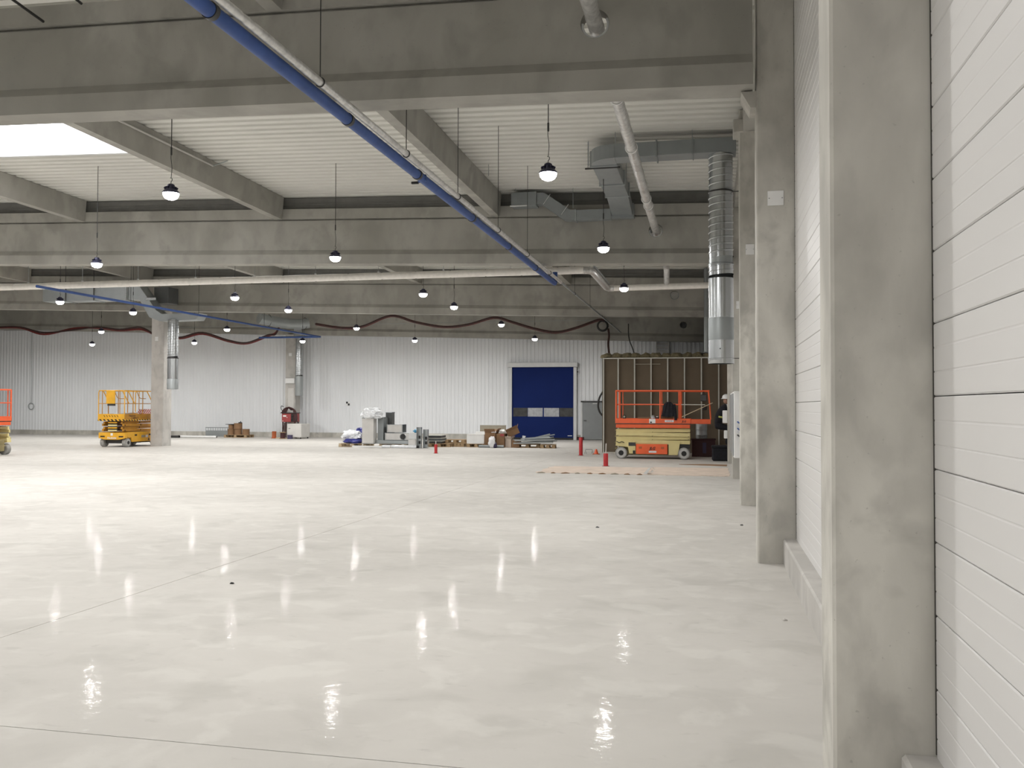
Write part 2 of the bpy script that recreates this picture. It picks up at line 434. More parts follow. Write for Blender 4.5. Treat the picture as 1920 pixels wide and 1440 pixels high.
# ------------------------------------------------------------------ purlins
PX = [-5.2, -11.05, -16.95, -22.8, -28.7, -34.6, -40.5, -46.4]
bayname = ['above the camera', 'between the nearest and second girders', 'between the second and third girders', 'between the third girder and the ribbed wall']
ordn = ['first', 'second', 'third', 'fourth', 'fifth', 'sixth', 'seventh', 'eighth']
for bi in range(4):
    y0, y1 = GIRD[bi] + .145, GIRD[bi + 1] - .145
    for pi, x in enumerate(PX):
        mb = MB()
        for yy in (y0, y1):
            for (dx, dz) in ((-.10, 1.17), (.10, 1.17), (.15, 1.745), (-.15, 1.745)): mb.v.append((x + dx, yy, zg(x, yy) + dz - .003 * dx))
        for q in ((0, 1, 2, 3), (7, 6, 5, 4), (0, 4, 5, 1), (1, 5, 6, 2), (2, 6, 7, 3), (3, 7, 4, 0)): mb.f.append(q)
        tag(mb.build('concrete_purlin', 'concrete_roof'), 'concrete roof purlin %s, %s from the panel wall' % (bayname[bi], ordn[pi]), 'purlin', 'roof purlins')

# ================================================================== RIGHT WALL
wr = MB().box(.935, 1.15, YB - .5, YF + .3, 0, 9.2).build('wall_right', 'joint_dark')
tag(wr, 'white horizontal metal panel wall along the right side', 'wall', kind='structure')
COLY = [-7.9, -1.95, 4.03, 10.22, 16.10, 21.95, 27.85, 33.75, 39.65]      # front faces of the wall columns
CW = .40
def panel_mesh(length):
    # profile in (x,z); face at x=.9, joint recesses; ribs 0.1 m apart
    p = .30
    pr = [(.935, .0), (.9045, .001), (.900, .006), (.900, .095), (.9020, .098), (.9020, .101), (.900, .104), (.900, .194), (.9014, .198), (.9014, .201), (.900, .205), (.900, .292), (.9045, .2972), (.935, .2987)]
    mb = MB(); mb.prism(pr, 'y', 0, length)
    return mb.mesh('panel', 'panel_white')
for a in range(len(COLY) - 1):
    y0, y1 = COLY[a] + CW + .006, COLY[a + 1] - .012
    if a == 0: y0 = YB
    me = panel_mesh(y1 - y0)
    if -2 < COLY[a] < 20:
        for kz in range(27): inst(me, 'panel', wr, (0, y0, .245 + .30 * kz))
    else:
        mb = MB()
        for kz in range(27): mb.box(.90, .935, y0, y1, .247 + .30 * kz, .247 + .30 * kz + .294)
        o = mb.build('panel_field', 'panel_white', wr); o['kind'] = 'stuff'
bb = thing('baseboard_right', 'low concrete kerb along the foot of the panel wall', 'kerb', (.84, 0, 0), kind='structure')
for a in range(len(COLY) - 1):
    y0, y1 = (YB if a == 0 else COLY[a] + CW), COLY[a + 1]
    mb = MB().prism([(-.075, 0), (.09, 0), (.09, .27), (-.06, .27), (-.075, .255)], 'y', y0 + .003, y1 - .003)
    mb.build('kerb', 'concrete_pale', bb)

def wall_column(y, label, x0=.5, x1=.93, w=CW):
    mb = MB(); c = .014
    zt = zd(.7, y) - .02
    mb.prism([(x0 + c, y), (x1, y), (x1, y + w), (x0 + c, y + w), (x0, y + w - c), (x0, y + c)], 'z', 0, zt)
    return tag(mb.build('concrete_column', 'concrete'), label, 'column', 'wall columns')
cl = ['concrete wall column well behind the camera', 'concrete wall column behind the camera', 'nearest concrete wall column, tall and pale at the right', 'second concrete wall column, carrying the nearest girder',
      'third concrete wall column, behind the one with the white plate', 'fourth concrete wall column, carrying the second girder', 'fifth concrete wall column, hiding the crouching worker',
      'sixth concrete wall column, by the stud partition', 'seventh concrete wall column, behind the stud partition']
for k, y in enumerate(COLY):
    o = wall_column(y, cl[k])
    # rubber joint where column meets panels
    if -2 < y < 20: MB().box(.897, .93, y - .012, y - .001, .28, 7.2).build('joint_seal', 'joint_dark', o)
# girder bearings (corbels) on the girder columns
for k, y in ((3, 10.22), (5, 21.95), (7, 33.75)):
    zb = zg(.4, y)
    o = MB().prism([(.34, zb - .02), (.50, zb - .02), (.50, zb - .20), (.44, zb - .20)], 'y', y + .01, y + .39).build('corbel', 'concrete')
    tag(o, ['concrete corbel under the nearest girder end', 'concrete corbel under the second girder end', 'concrete corbel under the third girder end'][(k - 3) // 2], 'corbel', 'girder corbels')
# capital on the third column
o = MB().box(.40, .93, 16.06, 16.54, 6.45, 6.68, .01).build('column_capital', 'concrete'); tag(o, 'small concrete capital block on top of the third wall column', 'capital')
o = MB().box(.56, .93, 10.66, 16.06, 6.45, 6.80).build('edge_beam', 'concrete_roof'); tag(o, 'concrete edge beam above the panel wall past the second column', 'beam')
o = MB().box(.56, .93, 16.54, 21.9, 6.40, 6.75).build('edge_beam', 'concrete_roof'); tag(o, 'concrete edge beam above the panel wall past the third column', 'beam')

def plate(x0, x1, y, z0, z1, label):
    t = thing('sign_plate', label, 'plate', ((x0 + x1) / 2, y, z0), group='white plates on columns')
    w = (x1 - x0) / 2; h = z1 - z0
    MB().box(-w, w, -.012, 0, 0, h, .002).build('plate', 'white', t)
    for sx in (-1, 1):
        MB().cyl((sx * w * .8, -.016, h * .5), (sx * w * .8, -.012, h * .5), .006, n=8).build('screw', 'galv', t)
    return t
plate(.615, .785, 10.218, 3.89, 4.05, 'square white plate on the second wall column')
plate(.60, .745, 16.098, 4.32, 4.50, 'square white plate on the third wall column')
plate(.60, .72, 21.948, 4.00, 4.18, 'small white plate on the fourth wall column')

# ================================================================== FAR WALL and the walls out of view
def ribbed(x0, x1, z0, z1):
    mb = MB(); p = .20; x = x0
    while x < x1:
        pr = [(x, 0), (x + .075, 0), (x + .095, .020), (x + .18, .020), (x + p, 0)]
        for (xa, ya), (xb, yb) in zip(pr[:-1], pr[1:]):
            mb.quad((xa, YF + ya, z0), (xb, YF + yb, z0), (xb, YF + yb, z1), (xa, YF + ya, z1))
        x += p
    return mb
wf = ribbed(XL, 1.0, .25, 8.9).build('wall_back', 'wall_ribbed')
tag(wf, 'pale vertical ribbed cladding wall at the far end', 'wall', kind='structure')
o = MB().box(XL, 1.0, YF - .02, YF + .3, 0, .25).build('baseboard_back', 'concrete'); tag(o, 'grey concrete plinth at the foot of the ribbed wall', 'plinth', kind='structure')
o = MB().box(XL - .3, 1.1, YF + .25, YF + .4, 0, 9.0).build('trim_1', 'joint_dark'); tag(o, 'dark sheathing behind the ribbed cladding', 'sheathing', kind='structure')
o = MB().box(XL - .3, XL, YB - .3, YF + .4, 0, 9.4).build('wall_left', 'panel_white'); tag(o, 'white metal panel wall on the left, out of view', 'wall', kind='structure')
o = MB().box(XL - .3, 1.15, YB - .3, YB, 0, 9.4).build('wall_front', 'panel_white'); tag(o, 'white metal panel wall behind the camera', 'wall', kind='structure')

# ------------------------------------------------------------------ roller door and service door
d1 = thing('door_1', 'closed dark blue roller door with a window strip', 'door', (-8.28, YF - .03, 0), kind='structure')
hw = 1.60
MB().box(-hw - .14, -hw + .02, -.16, .03, 0, 3.66, .006).build('side_frame', 'frame_white', d1)
MB().box(hw - .02, hw + .14, -.16, .03, 0, 3.66, .006).build('side_frame', 'frame_white', d1)
MB().box(-hw - .20, hw + .20, -.34, .03, 3.66, 3.88, .01).build('roller_box', 'frame_white', d1)
cu = MB().box(-hw, hw, -.075, -.045, .10, 3.68).build('curtain', 'door_blue', d1)
MB().box(-hw, hw, -.085, -.03, 0, .10).build('bottom_seal', 'black', d1)
for xa, xb, mm in ((-1.52, -.78, 'pane_dark'), (-.76, .005, 'pane_light'), (.065, .84, 'pane_light'), (.86, 1.56, 'pane_dark')):
    MB().box(xa, xb, -.085, -.07, 1.16, 1.60, .004).build('pane', mm, d1)
for zs in (.55, 1.08, 1.68, 2.35, 3.0): MB().box(-hw, hw, -.080, -.07, zs, zs + .018).build('wind_bar', 'door_blue', d1)
MB().box(1.28, 1.50, -.082, -.07, .19, .22).build('maker_tag', 'white', d1)
d2 = thing('door_2', 'closed grey steel service door beside the roller door', 'door', (-5.76, YF - .02, 0), kind='structure')
MB().box(-.50, .52, -.07, -.02, .03, 1.88, .004).build('leaf', 'door_grey', d2)
fr = MB().box(-.58, -.50, -.09, .03, 0, 1.95).build('frame', 'frame_white', d2)
MB().box(.52, .60, -.09, .03, 0, 1.95).build('frame', 'frame_white', d2)
MB().box(-.58, .60, -.09, .03, 1.89, 1.96).build('frame', 'steel_dark', d2)
MB().cyl((-.41, -.07, .98), (-.41, -.12, .98), .02, n=10).build('handle', 'steel_dark', d2)
MB().box(-.42, -.28, -.13, -.11, .97, .99).build('lever', 'steel_dark', d2)
MB().box(.02, .34, -.11, -.07, 1.80, 1.85).build('door_closer', 'frame_white', d2)
o = MB().box(-6.62, -6.18, YF - .13, YF - .02, .0, .15, .01).build('cable_box', 'maroon'); tag(o, 'low dark box on the floor between the two doors', 'box')
t = thing('wall_switch', 'tiny switch on the ribs right of the roller door', 'switch', (-6.50, YF - .02, 3.35))
MB().box(-.07, .07, -.06, 0, 0, .12, .01).build('housing', 'frame_white', t); MB().box(-.03, .03, -.075, -.06, .03, .09).build('button', 'black', t)
# louvre over the partition
t = thing('air_louvre', 'white slatted air louvre high on the dark end wall', 'louvre', (-2.3, YF - .02, 4.15))
MB().box(-.33, -.29, -.10, 0, 0, .75).build('side', 'white', t); MB().box(.29, .33, -.10, 0, 0, .75).build('side', 'white', t)
for k in range(4):
    MB().prism([(-.12, .03 + .18 * k), (-.10, .02 + .18 * k), (-.01, .13 + .18 * k), (-.03, .15 + .18 * k)], 'x', -.29, .29).build('slat', 'white', t)
# survey target and coiled lead on the cladding
t = thing('survey_target', 'tiny black and white checked survey target on the ribbed wall', 'target', (-18.8, YF - .02, 1.70))
MB().box(-.10, .10, -.012, 0, 0, .20).build('card', 'white', t)
MB().box(-.10, 0, -.016, -.012, .10, .20).build('black_square', 'black', t); MB().box(0, .10, -.016, -.012, 0, .10).build('black_square', 'black', t)
t = thing('cable_coil', 'grey cable hanging down the ribbed wall to a small coil', 'cable', (-38.25, YF - .06, 1.58))
MB().tube([(.18 * math.cos(a * PI / 12), 0, .18 * math.sin(a * PI / 12) + .02) for a in range(25)], .022, 8).build('coil', 'galv_dull', t, smooth=True)
MB().tube(spline([(0, 0, .2), (.02, 0, 1.4), (-.02, 0, 3.0), (0, 0, 4.6)]), .012, 6).build('drop', 'galv_dull', t)

# ================================================================== FREE-STANDING PILLARS
def pillar(xa, xb, y, w, zt, label):
    c = .02
    return tag(MB().prism([(xa + c, y), (xb - c, y), (xb, y + c), (xb, y + w - c), (xb - c, y + w), (xa + c, y + w), (xa, y + w - c), (xa, y + c)], 'z', 0, zt).build('concrete_pillar', 'concrete_pale'), label, 'pillar', 'free-standing pillars')
pillar(-22.62, -22.04, 33.45, .60, zg(-22.04, 33.75) - .005, 'free-standing square concrete pillar beside the yellow lift')
pillar(-21.98, -21.40, 44.3, .60, zg(-21.4, 44.75) - .005, 'concrete pillar at the ribbed wall behind the red cabinet')
plate(-22.44, -22.30, 33.448, 4.35, 4.52, 'small white plate on the pillar beside the yellow lift')
plate(-21.78, -21.62, 44.298, 4.30, 4.46, 'small white plate high on the pillar behind the red cabinet')
t = thing('white_box', 'flat white box fixed on the pillar above the red cabinet', 'box', (-21.66, 44.298, 2.85))
MB().box(-.26, .26, -.12, 0, 0, .27, .01).build('housing', 'white', t); MB().box(-.24, .24, -.125, -.12, .03, .05).build('lid_seam', 'frame_white', t)
o = MB().box(-21.80, -21.48, 44.285, 44.297, .4, 2.6).build('pillar_sheet', 'offwhite'); tag(o, 'pale sheet covering the lower face of the pillar behind the red cabinet', 'sheet')

# ================================================================== PENDANT LAMPS
lamp_meshes = {}
def lamp(x, y, label, z=5.0, ztop=None, power=1.0):
    t = thing('pendant_lamp', label, 'lamp', (x, y, z), group='high-bay pendant lamps')
    if not lamp_meshes:
        lamp_meshes['lens'] = MB().lathe([(.002, -.105), (.05, -.100), (.09, -.08), (.115, -.045), (.125, .0)], 24, caps=False).mesh('lens', 'lens', True)
        lamp_meshes['housing'] = MB().lathe([(.128, -.005), (.134, .008), (.12, .028), (.09, .055), (.065, .075), (.055, .13), (.035, .145), (.002, .147)], 24, caps=False).mesh('housing', 'lamp_body', True)
        fins = MB()
        for k in range(12):
            a = 2 * PI * k / 12; c, s_ = math.cos(a), math.sin(a)
            fins.bar((.05 * c, .05 * s_, .085), (.098 * c, .098 * s_, .062), .007, .05)
        lamp_meshes['fins'] = fins.mesh('cooling_fins', 'lamp_body')
        lamp_meshes['hook'] = MB().tube([(0, 0, .145), (0, 0, .18), (.018, 0, .20), (.018, 0, .225), (0, 0, .245), (-.012, 0, .235)], .006, 6).mesh('hook', 'steel_dark')
    for nm, part in (('lens', 'lens'), ('housing', 'housing'), ('fins', 'cooling_fins'), ('hook', 'hook')): inst(lamp_meshes[nm], part, t)
    top = (ztop or zd(x, y) + .08) - z
    MB().tube(spline([(0, 0, .24), (.012, 0, .40), (-.006, 0, .55), (0, 0, .62)], 3), .005, 6).build('lead', 'cable', t)
    MB().cyl((0, 0, .60), (0, 0, .72), .014, n=8).build('connector', 'cable', t)
    MB().cyl((0, 0, .70), (0, 0, top), .007, n=6).build('suspension', 'cable', t)
    l = bpy.data.lights.new('lamp_light', 'AREA'); l.shape = 'DISK'; l.size = .20; l.energy = LAMP_W * power; l.color = LAMP_COL
    lo = bpy.data.objects.new('lamp_light', l); COL.objects.link(lo); lo.parent = t; lo.location = (0, 0, -.11)
    return t
rows = [('nearest', [(-2.24, 12.6), (-8.21, 12.6)]), ('second', [(-2.17, 18.8), (-8.15, 18.8), (-14.0, 18.55)]),
        ('third', [(-2.35, 25.35), (-8.27, 25.5), (-14.2, 25.2), (-20.3, 25.15)]), ('fourth', [None, (-8.33, 29.0), (-14.25, 28.9), (-20.05, 28.55)]),
        ('fifth', [None, (-8.26, 35.7), (-14.7, 36.2), (-20.5, 35.75), (-26.7, 35.75)]), ('farthest', [None, (-7.73, 40.1), (-13.4, 40.1), (-18.76, 39.55), (-24.44, 39.6), (-30.2, 39.75)])]
for rn, row in rows:
    for k, p in enumerate(row):
        if p: lamp(p[0], p[1], 'lit pendant lamp in the %s row, %s from the panel wall' % (rn, ordn[k - (1 if row[0] is None else 0)]),
                   4.735 if rn == 'farthest' else 5.0, 6.445 if (rn == 'second' and k == 0) else None, .72 if rn in ('third', 'fourth') else 1.15 if rn in ('fifth', 'farthest') else .92)
# the same lamp grid goes on outside the frame
off = [(-2.2, 6.3), (-8.2, 6.3), (-14.1, 6.3), (-2.2, .1), (-8.2, .1), (-14.1, .1), (-2.2, -6.5), (-8.2, -6.5), (-17.7, 12.6), (-20.2, 6.3), (-20.2, 12.6), (-20.2, 18.6), (-29.6, 12.6), (-26.5, 18.6), (-26.5, 25.2), (-26.5, 29.0), (-32.8, 18.6), (-32.8, 25.2), (-32.8, 35.7), (-38.9, 29.0), (-36.3, 39.8), (-38.9, 36.0)]
rowword = {6.3: 'above the camera', .1: 'just behind the camera', -6.5: 'well behind the camera', 12.6: 'level with the nearest visible row', 18.6: 'level with the second visible row', 25.2: 'level with the third visible row',
           29.0: 'level with the fourth visible row', 35.7: 'level with the fifth visible row', 36.0: 'left of the fifth visible row', 39.8: 'left end of the farthest row'}
for k, (x, y) in enumerate(off):
    lamp(x, y, 'unseen pendant lamp %s, %s lamp line from the panel wall' % (rowword[y], ordn[min(7, int(-x / 6))]), power=.75 if 20 < y < 30 else .95)

# ================================================================== PIPES
# ---- long blue pipe with a lagged pipe beside it
BX, BZ = -4.02, 4.95
t = thing('blue_pipe', 'long blue pipe running away overhead beside a grey lagged pipe', 'pipe', (BX, 0, BZ))
MB().cyl((0, 1.0, 0), (0, 23.55, 0), .066, n=18).build('tube', 'blue_pipe', t, smooth=True)
for y in (6.7, 9.6, 12.1, 15.1, 18.0, 20.9):
    MB().cyl((0, y - .03, 0), (0, y + .03, 0), .075, n=18).build('coupling', 'steel_dark', t, smooth=True)
MB().tube([(0, 23.5, 0), (0, 23.62, 0), (0, 23.68, .06), (0, 23.68, .30)], .066, 14).build('elbow', 'blue_pipe', t, smooth=True)
v = MB().cyl((-.05, 12.3, -.02), (.07, 12.3, .0), .05, n=12).build('valve', 'blue_pipe', t, smooth=True)
MB().box(-.15, -.05, 12.28, 12.32, -.08, -.05).build('valve_lever', 'black', v)
t = thing('lagged_pipe', 'grey lagged pipe running away overhead along the blue pipe', 'pipe', (BX + .112, 0, BZ + .068))
pts = []; rr = []
y = 1.0
while y < 24:
    pts += [(0, y, 0), (0, y + .04, 0), (0, y + .5, 0), (0, y + .96, 0)]; rr += [.036, .041, .043, .041]; y += 1.0
MB().tube(pts, rr, 14).build('lagging', 'foil', t, smooth=True)
MB().tube([(0, 24, 0), (0, 33.0, -.01), (0, 40.6, -.02)], .028, 10).build('bare_tube', 'galv_dull', t, smooth=True)
for y in (8.6, 11.3, 13.8, 16.6, 19.4, 22.2, 26.5, 30.0, 33.3, 36.5):
    rr_ = .047 if y < 24 else .034
    c = MB().tube([(rr_ * math.cos(a * PI / 8), y, rr_ * math.sin(a * PI / 8)) for a in range(17)], .008, 6).build('clamp', 'steel_dark', t)
    if y < 31 and all(abs(y - g_) > .4 for g_ in GIRD): MB().cyl((0, y, rr_), (0, y, zd(BX, y) - BZ - .068), .006, n=6).build('hanger_rod', 'steel_dark', c)

# ---- foil-lagged rainwater pipe through the girder holes
SX = -1.27
def sz(y): return zg(SX, y) + .80
t = thing('foil_pipe', 'silver foil-wrapped pipe passing through round holes in the girders', 'pipe', (SX, 0, 0))
pts = []; rr = []; y = -.5
while y < 26.9:
    pts += [(0, y, sz(y)), (0, y + .03, sz(y)), (.004, y + .40, sz(y)), (0, y + .77, sz(y))]; rr += [.075, .088, .092, .086]; y += .8
pts += [(0, 27.25, sz(27)), (0, 27.4, sz(27) - .12), (0, 27.4, 5.30)]; rr += [.086, .086, .086]
MB().tube(pts, rr, 18).build('lagging', 'foil', t, smooth=True)
for y in (4.6, 12.6, 15.0, 18.6, 19.2):
    MB().tube([(.097 * math.cos(a * PI / 10), y, sz(y) + .097 * math.sin(a * PI / 10)) for a in range(21)], .011, 6).build('strap', 'white', t, smooth=True)
# pale arcs imitating the lit space seen through the girder holes
for k in (1, 2, 3):
    yc = GIRD[k]; zc = zg(SX, yc) + .80
    a0, a1 = (PI * .95, PI * 2.15)
    o = MB().tube([(SX + .148 * math.cos(a0 + (a1 - a0) * i / 16), yc - .06, zc + .148 * math.sin(a0 + (a1 - a0) * i / 16)) for i in range(17)], .016 if k < 3 else .012, 8).build('hole_light_arc', 'frame_white' if k < 3 else 'galv_dull', None, smooth=True)
    tag(o, ['', 'pale arc imitating the lit view through the pipe hole of the nearest girder', 'pale arc imitating the lit view through the pipe hole of the second girder', 'dull arc imitating the lit view through the pipe hole of the third girder'][k], 'sleeve')

# ---- white lagged pipe across the hall
t = thing('white_pipe', 'white lagged pipe crossing the hall just beyond the second girder', 'pipe', (0, 0, 5.33))
pts = []; rr = []; x = -46.0
while x < -3.4:
    pts += [(x, 24.0, 0), (x + .03, 24.0, 0), (x + .5, 24.0, .004), (x + .97, 24.0, 0)]; rr += [.088, .098, .100, .098]; x += 1.0
pts = [p for p in pts if p[0] < -3.35]; rr = rr[:len(pts)]
MB().tube(pts + [(-3.3, 24.0, 0)], rr + [.098], 14).build('run', 'lag_white', t, smooth=True)
MB().tube([(-3.35, 24.0, 0), (-3.18, 24.05, 0), (-3.1, 24.2, 0), (-3.08, 25.7, -.02), (-3.06, 27.2, -.05), (-3.0, 27.37, -.06), (-2.85, 27.4, -.06)], .10, 14).build('offset', 'foil', t, smooth=True)
MB().tube([(-2.88, 27.4, -.06), (-1.0, 27.4, -.05), (.46, 27.4, -.04)], .09, 14).build('run', 'lag_white', t, smooth=True)
MB().tube([(-3.02, 24.0, .10), (-3.0, 25.7, .08), (-2.98, 27.3, .05)], .03, 8).build('side_tube', 'galv_dull', t, smooth=True)
for x in [-20.5 + 1.9 * k for k in range(9)]:
    c = MB().box(x - .02, x + .02, 23.97, 24.03, .075, .13).build('clamp', 'frame_white', t)
    MB().cyl((x, 24.0, .12), (x, 24.0, zd(x, 24) - 5.33), .006, n=6).build('hanger_rod', 'galv_dull', c)

# ---- second blue pipe, far left
t = thing('blue_pipe', 'thin blue pipe running from the white pipe towards the far pillar', 'pipe', (-18.35, 0, 5.0))
MB().cyl((0, 21.8, 0), (0, 40.6, 0), .04, n=12).build('tube', 'blue_pipe', t, smooth=True)
MB().cyl((-3.2, 40.6, 0), (.02, 40.6, 0), .045, n=12).build('branch', 'blue_pipe', t, smooth=True)
for y in (26.0, 30.0, 35.0): MB().cyl((0, y, .05), (0, y, zd(-18.35, y) - 5.0), .008, n=6).build('hanger_rod', 'steel_dark', t)

# ---- conduits under the deck near the camera
for k, (x, ya, yb) in enumerate(((-8.42, 5.5, 10.05), (-7.86, 8.0, 10.05))):
    o = MB().cyl((x, ya, zg(x, ya) + 1.60), (x, yb, zg(x, yb) + (1.20 if k == 0 else 1.4)), .018, n=8).build('conduit', 'steel_dark')
    tag(o, ['thin dark conduit under the deck ending at the nearest girder, top left corner', 'short dark conduit under the deck right of the longer one, top left'][k], 'conduit')

t = thing('cable_conduit', 'pale conduit along the upper edge of the second purlin past the nearest girder', 'conduit', (-10.89, 15.0, zg(-10.89, 15.0) + 1.60))
MB().box(-.005, .02, -2.6, 3.3, -.03, .0).build('channel', 'offwhite', t); MB().cyl((.008, 3.3, -.015), (.35, 3.35, .10), .012, n=8).build('tail', 'galv_dull', t)

# ================================================================== AIR DUCTS
def rbox(t, name, x0, x1, y0, y1, z0, z1, m='duct_grey'): return MB().box(x0, x1, y0, y1, z0, z1, .006).build(name, m, t)
# ---- supply duct with the round drop beside the third/fourth columns
DX, DY = .20, 17.43
t = thing('air_duct', 'grey rectangular air duct under the deck feeding the round drop', 'duct', (0, 0, 6.44))
rbox(t, 'run', -1.78, .48, 17.21, 17.65, 0, .27)
# elbow towards the girder
poly = [(-1.78, 17.21)] + [(-1.78 - .50 * math.sin(a), 17.71 - .50 * math.cos(a)) for a in [PI / 2 * i / 8 for i in range(9)]] + [(-2.28, 17.75), (-1.78, 17.75)]
MB().prism(poly, 'z', 0, .27).build('elbow', 'duct_grey', t)
rbox(t, 'run', -2.28, -1.80, 17.75, 19.3, 0, .27); rbox(t, 'run', -2.29, -1.79, 19.3, 20.4, -.01, .27)
MB().prism([(20.4, -.01), (21.5, -.20), (21.5, .08), (20.4, .27)], 'x', -2.28, -1.80).build('drop_run', 'duct_grey', t)
rbox(t, 'end_box', -2.30, -1.76, 21.5, 21.72, -.26, .08)
for (a, b_, c, d) in ((-2.32, -1.76, 17.72, 17.76), (-2.32, -1.76, 19.28, 19.32), (-2.32, -1.76, 20.38, 20.42)):
    rbox(t, 'flange', a, b_, c, d, -.03, .30, 'galv_dull')
rbox(t, 'flange', -1.0, -.97, 17.18, 17.68, -.03, .30); rbox(t, 'flange', -.32, -.30, 17.19, 17.67, -.015, .285)
rbox(t, 'run_low', -3.15, -2.30, 21.45, 21.72, -.28, -.04)
rbox(t, 'flange', -3.17, -3.13, 21.43, 21.74, -.30, -.02, 'galv_dull')
MB().prism([(-3.15, -.28), (-3.15, -.04), (-3.28, -.03), (-3.92, .42), (-4.10, .42), (-4.10, .14), (-3.98, .14), (-3.42, -.26)], 'y', 21.45, 21.72).build('offset', 'duct_grey', t)
for p in ((-3.36, .08), (-3.80, .35)):
    MB().bar((p[0] - .13, 21.44, p[1] - .22), (p[0] + .04, 21.44, p[1] + .02), .012, .012).build('seam', 'frame_white', t)
rbox(t, 'end_box', -4.72, -4.10, 21.40, 21.74, .10, .44)
rbox(t, 'trim_strip', -4.74, -4.32, 21.36, 21.40, .09, .12, 'frame_white')
for (x, y, z0) in ((-2.34, 17.7, 0), (-1.76, 17.2, .27), (-.32, 17.2, .27), (-.32, 17.66, .27), (-2.36, 17.78, -.03), (-4.74, 19.2, .3), (-4.6, 21.35, .44), (-3.2, 21.4, .0), (-1.74, 19.3, .1)):
    MB().cyl((x, y, z0), (x, y, zd(x, y) - 6.44), .008, n=6).build('hanger_rod', 'galv_dull', t)
rbox(t, 'hanger_bar', -2.42, -1.72, 17.76, 17.80, -.05, -.02, 'steel_dark')
# ---- round spiral drop
t = thing('spiral_duct', 'shiny spiral round duct dropping beside the third wall column', 'duct', (DX, DY, 2.50))
def spiral(z0, z1, R, pitch=.10):
    pr = []; z = z0
    while z < z1 - .001:
        pr += [(R, z), (R, z + pitch - .022), (R + .007, z + pitch - .014), (R + .007, z + pitch - .006)]; z += pitch
    return pr
def helix_duct(z0, z1, R, pitch, n=36):
    """spiral-wound tube: the lock seam climbs as a real helix"""
    mb = MB(); turns = int((z1 - z0) / pitch); prof = [(0, 0), (0, pitch * .74), (.012, pitch * .82), (.012, pitch * .94)]
    st = len(prof); tot = turns * st
    for j in range(tot + 1):
        kk, jj = divmod(j, st); dr, dz = prof[jj]
        for i in range(n):
            a = 2 * PI * i / n; zc = z0 + kk * pitch + dz + pitch * i / n
            mb.v.append(((R + dr) * math.cos(a), (R + dr) * math.sin(a), min(max(zc, z0), z1)))
    for j in range(tot):
        for i in range(n - 1):
            a = j * n + i; mb.f.append((a, a + 1, a + n + 1, a + n))
        if j + st <= tot:
            a = j * n + n - 1; b_ = (j + st) * n
            if j + st + 1 <= tot: mb.f.append((a, b_, b_ + n, a + n))
    return mb
helix_duct(1.90, 3.95, .220, .128).build('spiral_tube', 'galv', t, smooth=True)
MB().lathe([(.219, 1.85), (.219, 3.95)], 36, caps=False).build('liner', 'galv_dull', t, smooth=True)
MB().lathe([(.224, 1.84), (.232, 1.845), (.232, 1.875), (.224, 1.88)], 36, caps=False).build('clamp_band', 'galv_dull', t, smooth=True)
MB().lathe([(.230, .86), (.230, 1.60)], 36, caps=False).build('sleeve', 'galv', t, smooth=True)
helix_duct(1.60, 1.88, .224, .09).build('spiral_tube', 'galv', t, smooth=True)
MB().lathe([(.232, .44), (.233, .45), (.233, .855), (.232, .86)], 36, caps=False).build('sleeve', 'galv_dull', t, smooth=True)
MB().lathe([(.234, .09), (.234, .44)], 36, caps=False).build('sleeve', 'galv', t, smooth=True)
MB().lathe([(.236, 0), (.240, .005), (.240, .085), (.246, .09), (.246, .10), (.236, .105)], 36, caps=False).build('bottom_collar', 'galv', t, smooth=True)
MB().lathe([(.225, 3.22), (.233, 3.225), (.233, 3.245), (.225, 3.25)], 36, caps=False).build('clamp_band', 'steel_dark', t, smooth=True)
MB().cyl((0, 0, .02), (0, 0, .03), .228, n=36).build('grille', 'duct_dark', t)
MB().cyl((.20, 0, 3.235), (.66, -.02, 3.235), .008, n=6).build('wall_bracket', 'steel_dark', t)
MB().cyl((.20, 0, .10), (.50, 0, .10), .008, n=6).build('wall_bracket', 'steel_dark', t)
MB().cyl((-.02, -.236, .27), (-.02, -.244, .27), .012, n=8).build('test_plug', 'black', t)

# ---- duct in the third bay near the panel wall
t = thing('air_duct', 'dark rectangular air duct above the white pipe end near the panel wall', 'duct', (0, 0, 6.0))
rbox(t, 'run', -2.0, .3, 26.2, 26.7, .1, .5, 'duct_grey'); rbox(t, 'branch', -1.9, -1.4, 23.2, 26.2, .1, .5, 'duct_grey'); rbox(t, 'flange', -.75, -.70, 26.15, 26.75, .05, .55, 'galv_dull')
rbox(t, 'hanger_bar', -2.3, -1.5, 24.9, 24.95, .0, .03, 'frame_white')
for (x, y) in ((-2.25, 24.92), (-1.55, 24.92), (-.7, 26.4)): MB().cyl((x, y, .0), (x, y, zd(x, y) - 6.0), .012, n=6).build('hanger_rod', 'frame_white', t)
t = thing('round_duct', 'short dull round duct dropping behind the shiny spiral duct', 'duct', (-.12, 33.2, 3.62))
MB().lathe([(.10, 0), (.10, 1.28)], 18, caps=False).build('tube', 'galv_dull', t, smooth=True)
MB().lathe([(.105, 0), (.11, .01), (.11, .05), (.10, .06)], 18, caps=False).build('collar', 'galv_dull', t, smooth=True)
MB().lathe([(.24, -.02), (.24, 0), (.10, .01)], 18).build('diffuser', 'duct_dark', t, smooth=True)
MB().lathe([(.10, 1.28), (.10, zd(-.12, 33.2) - 3.66)], 18, caps=False).build('riser', 'duct_grey', t, smooth=True)

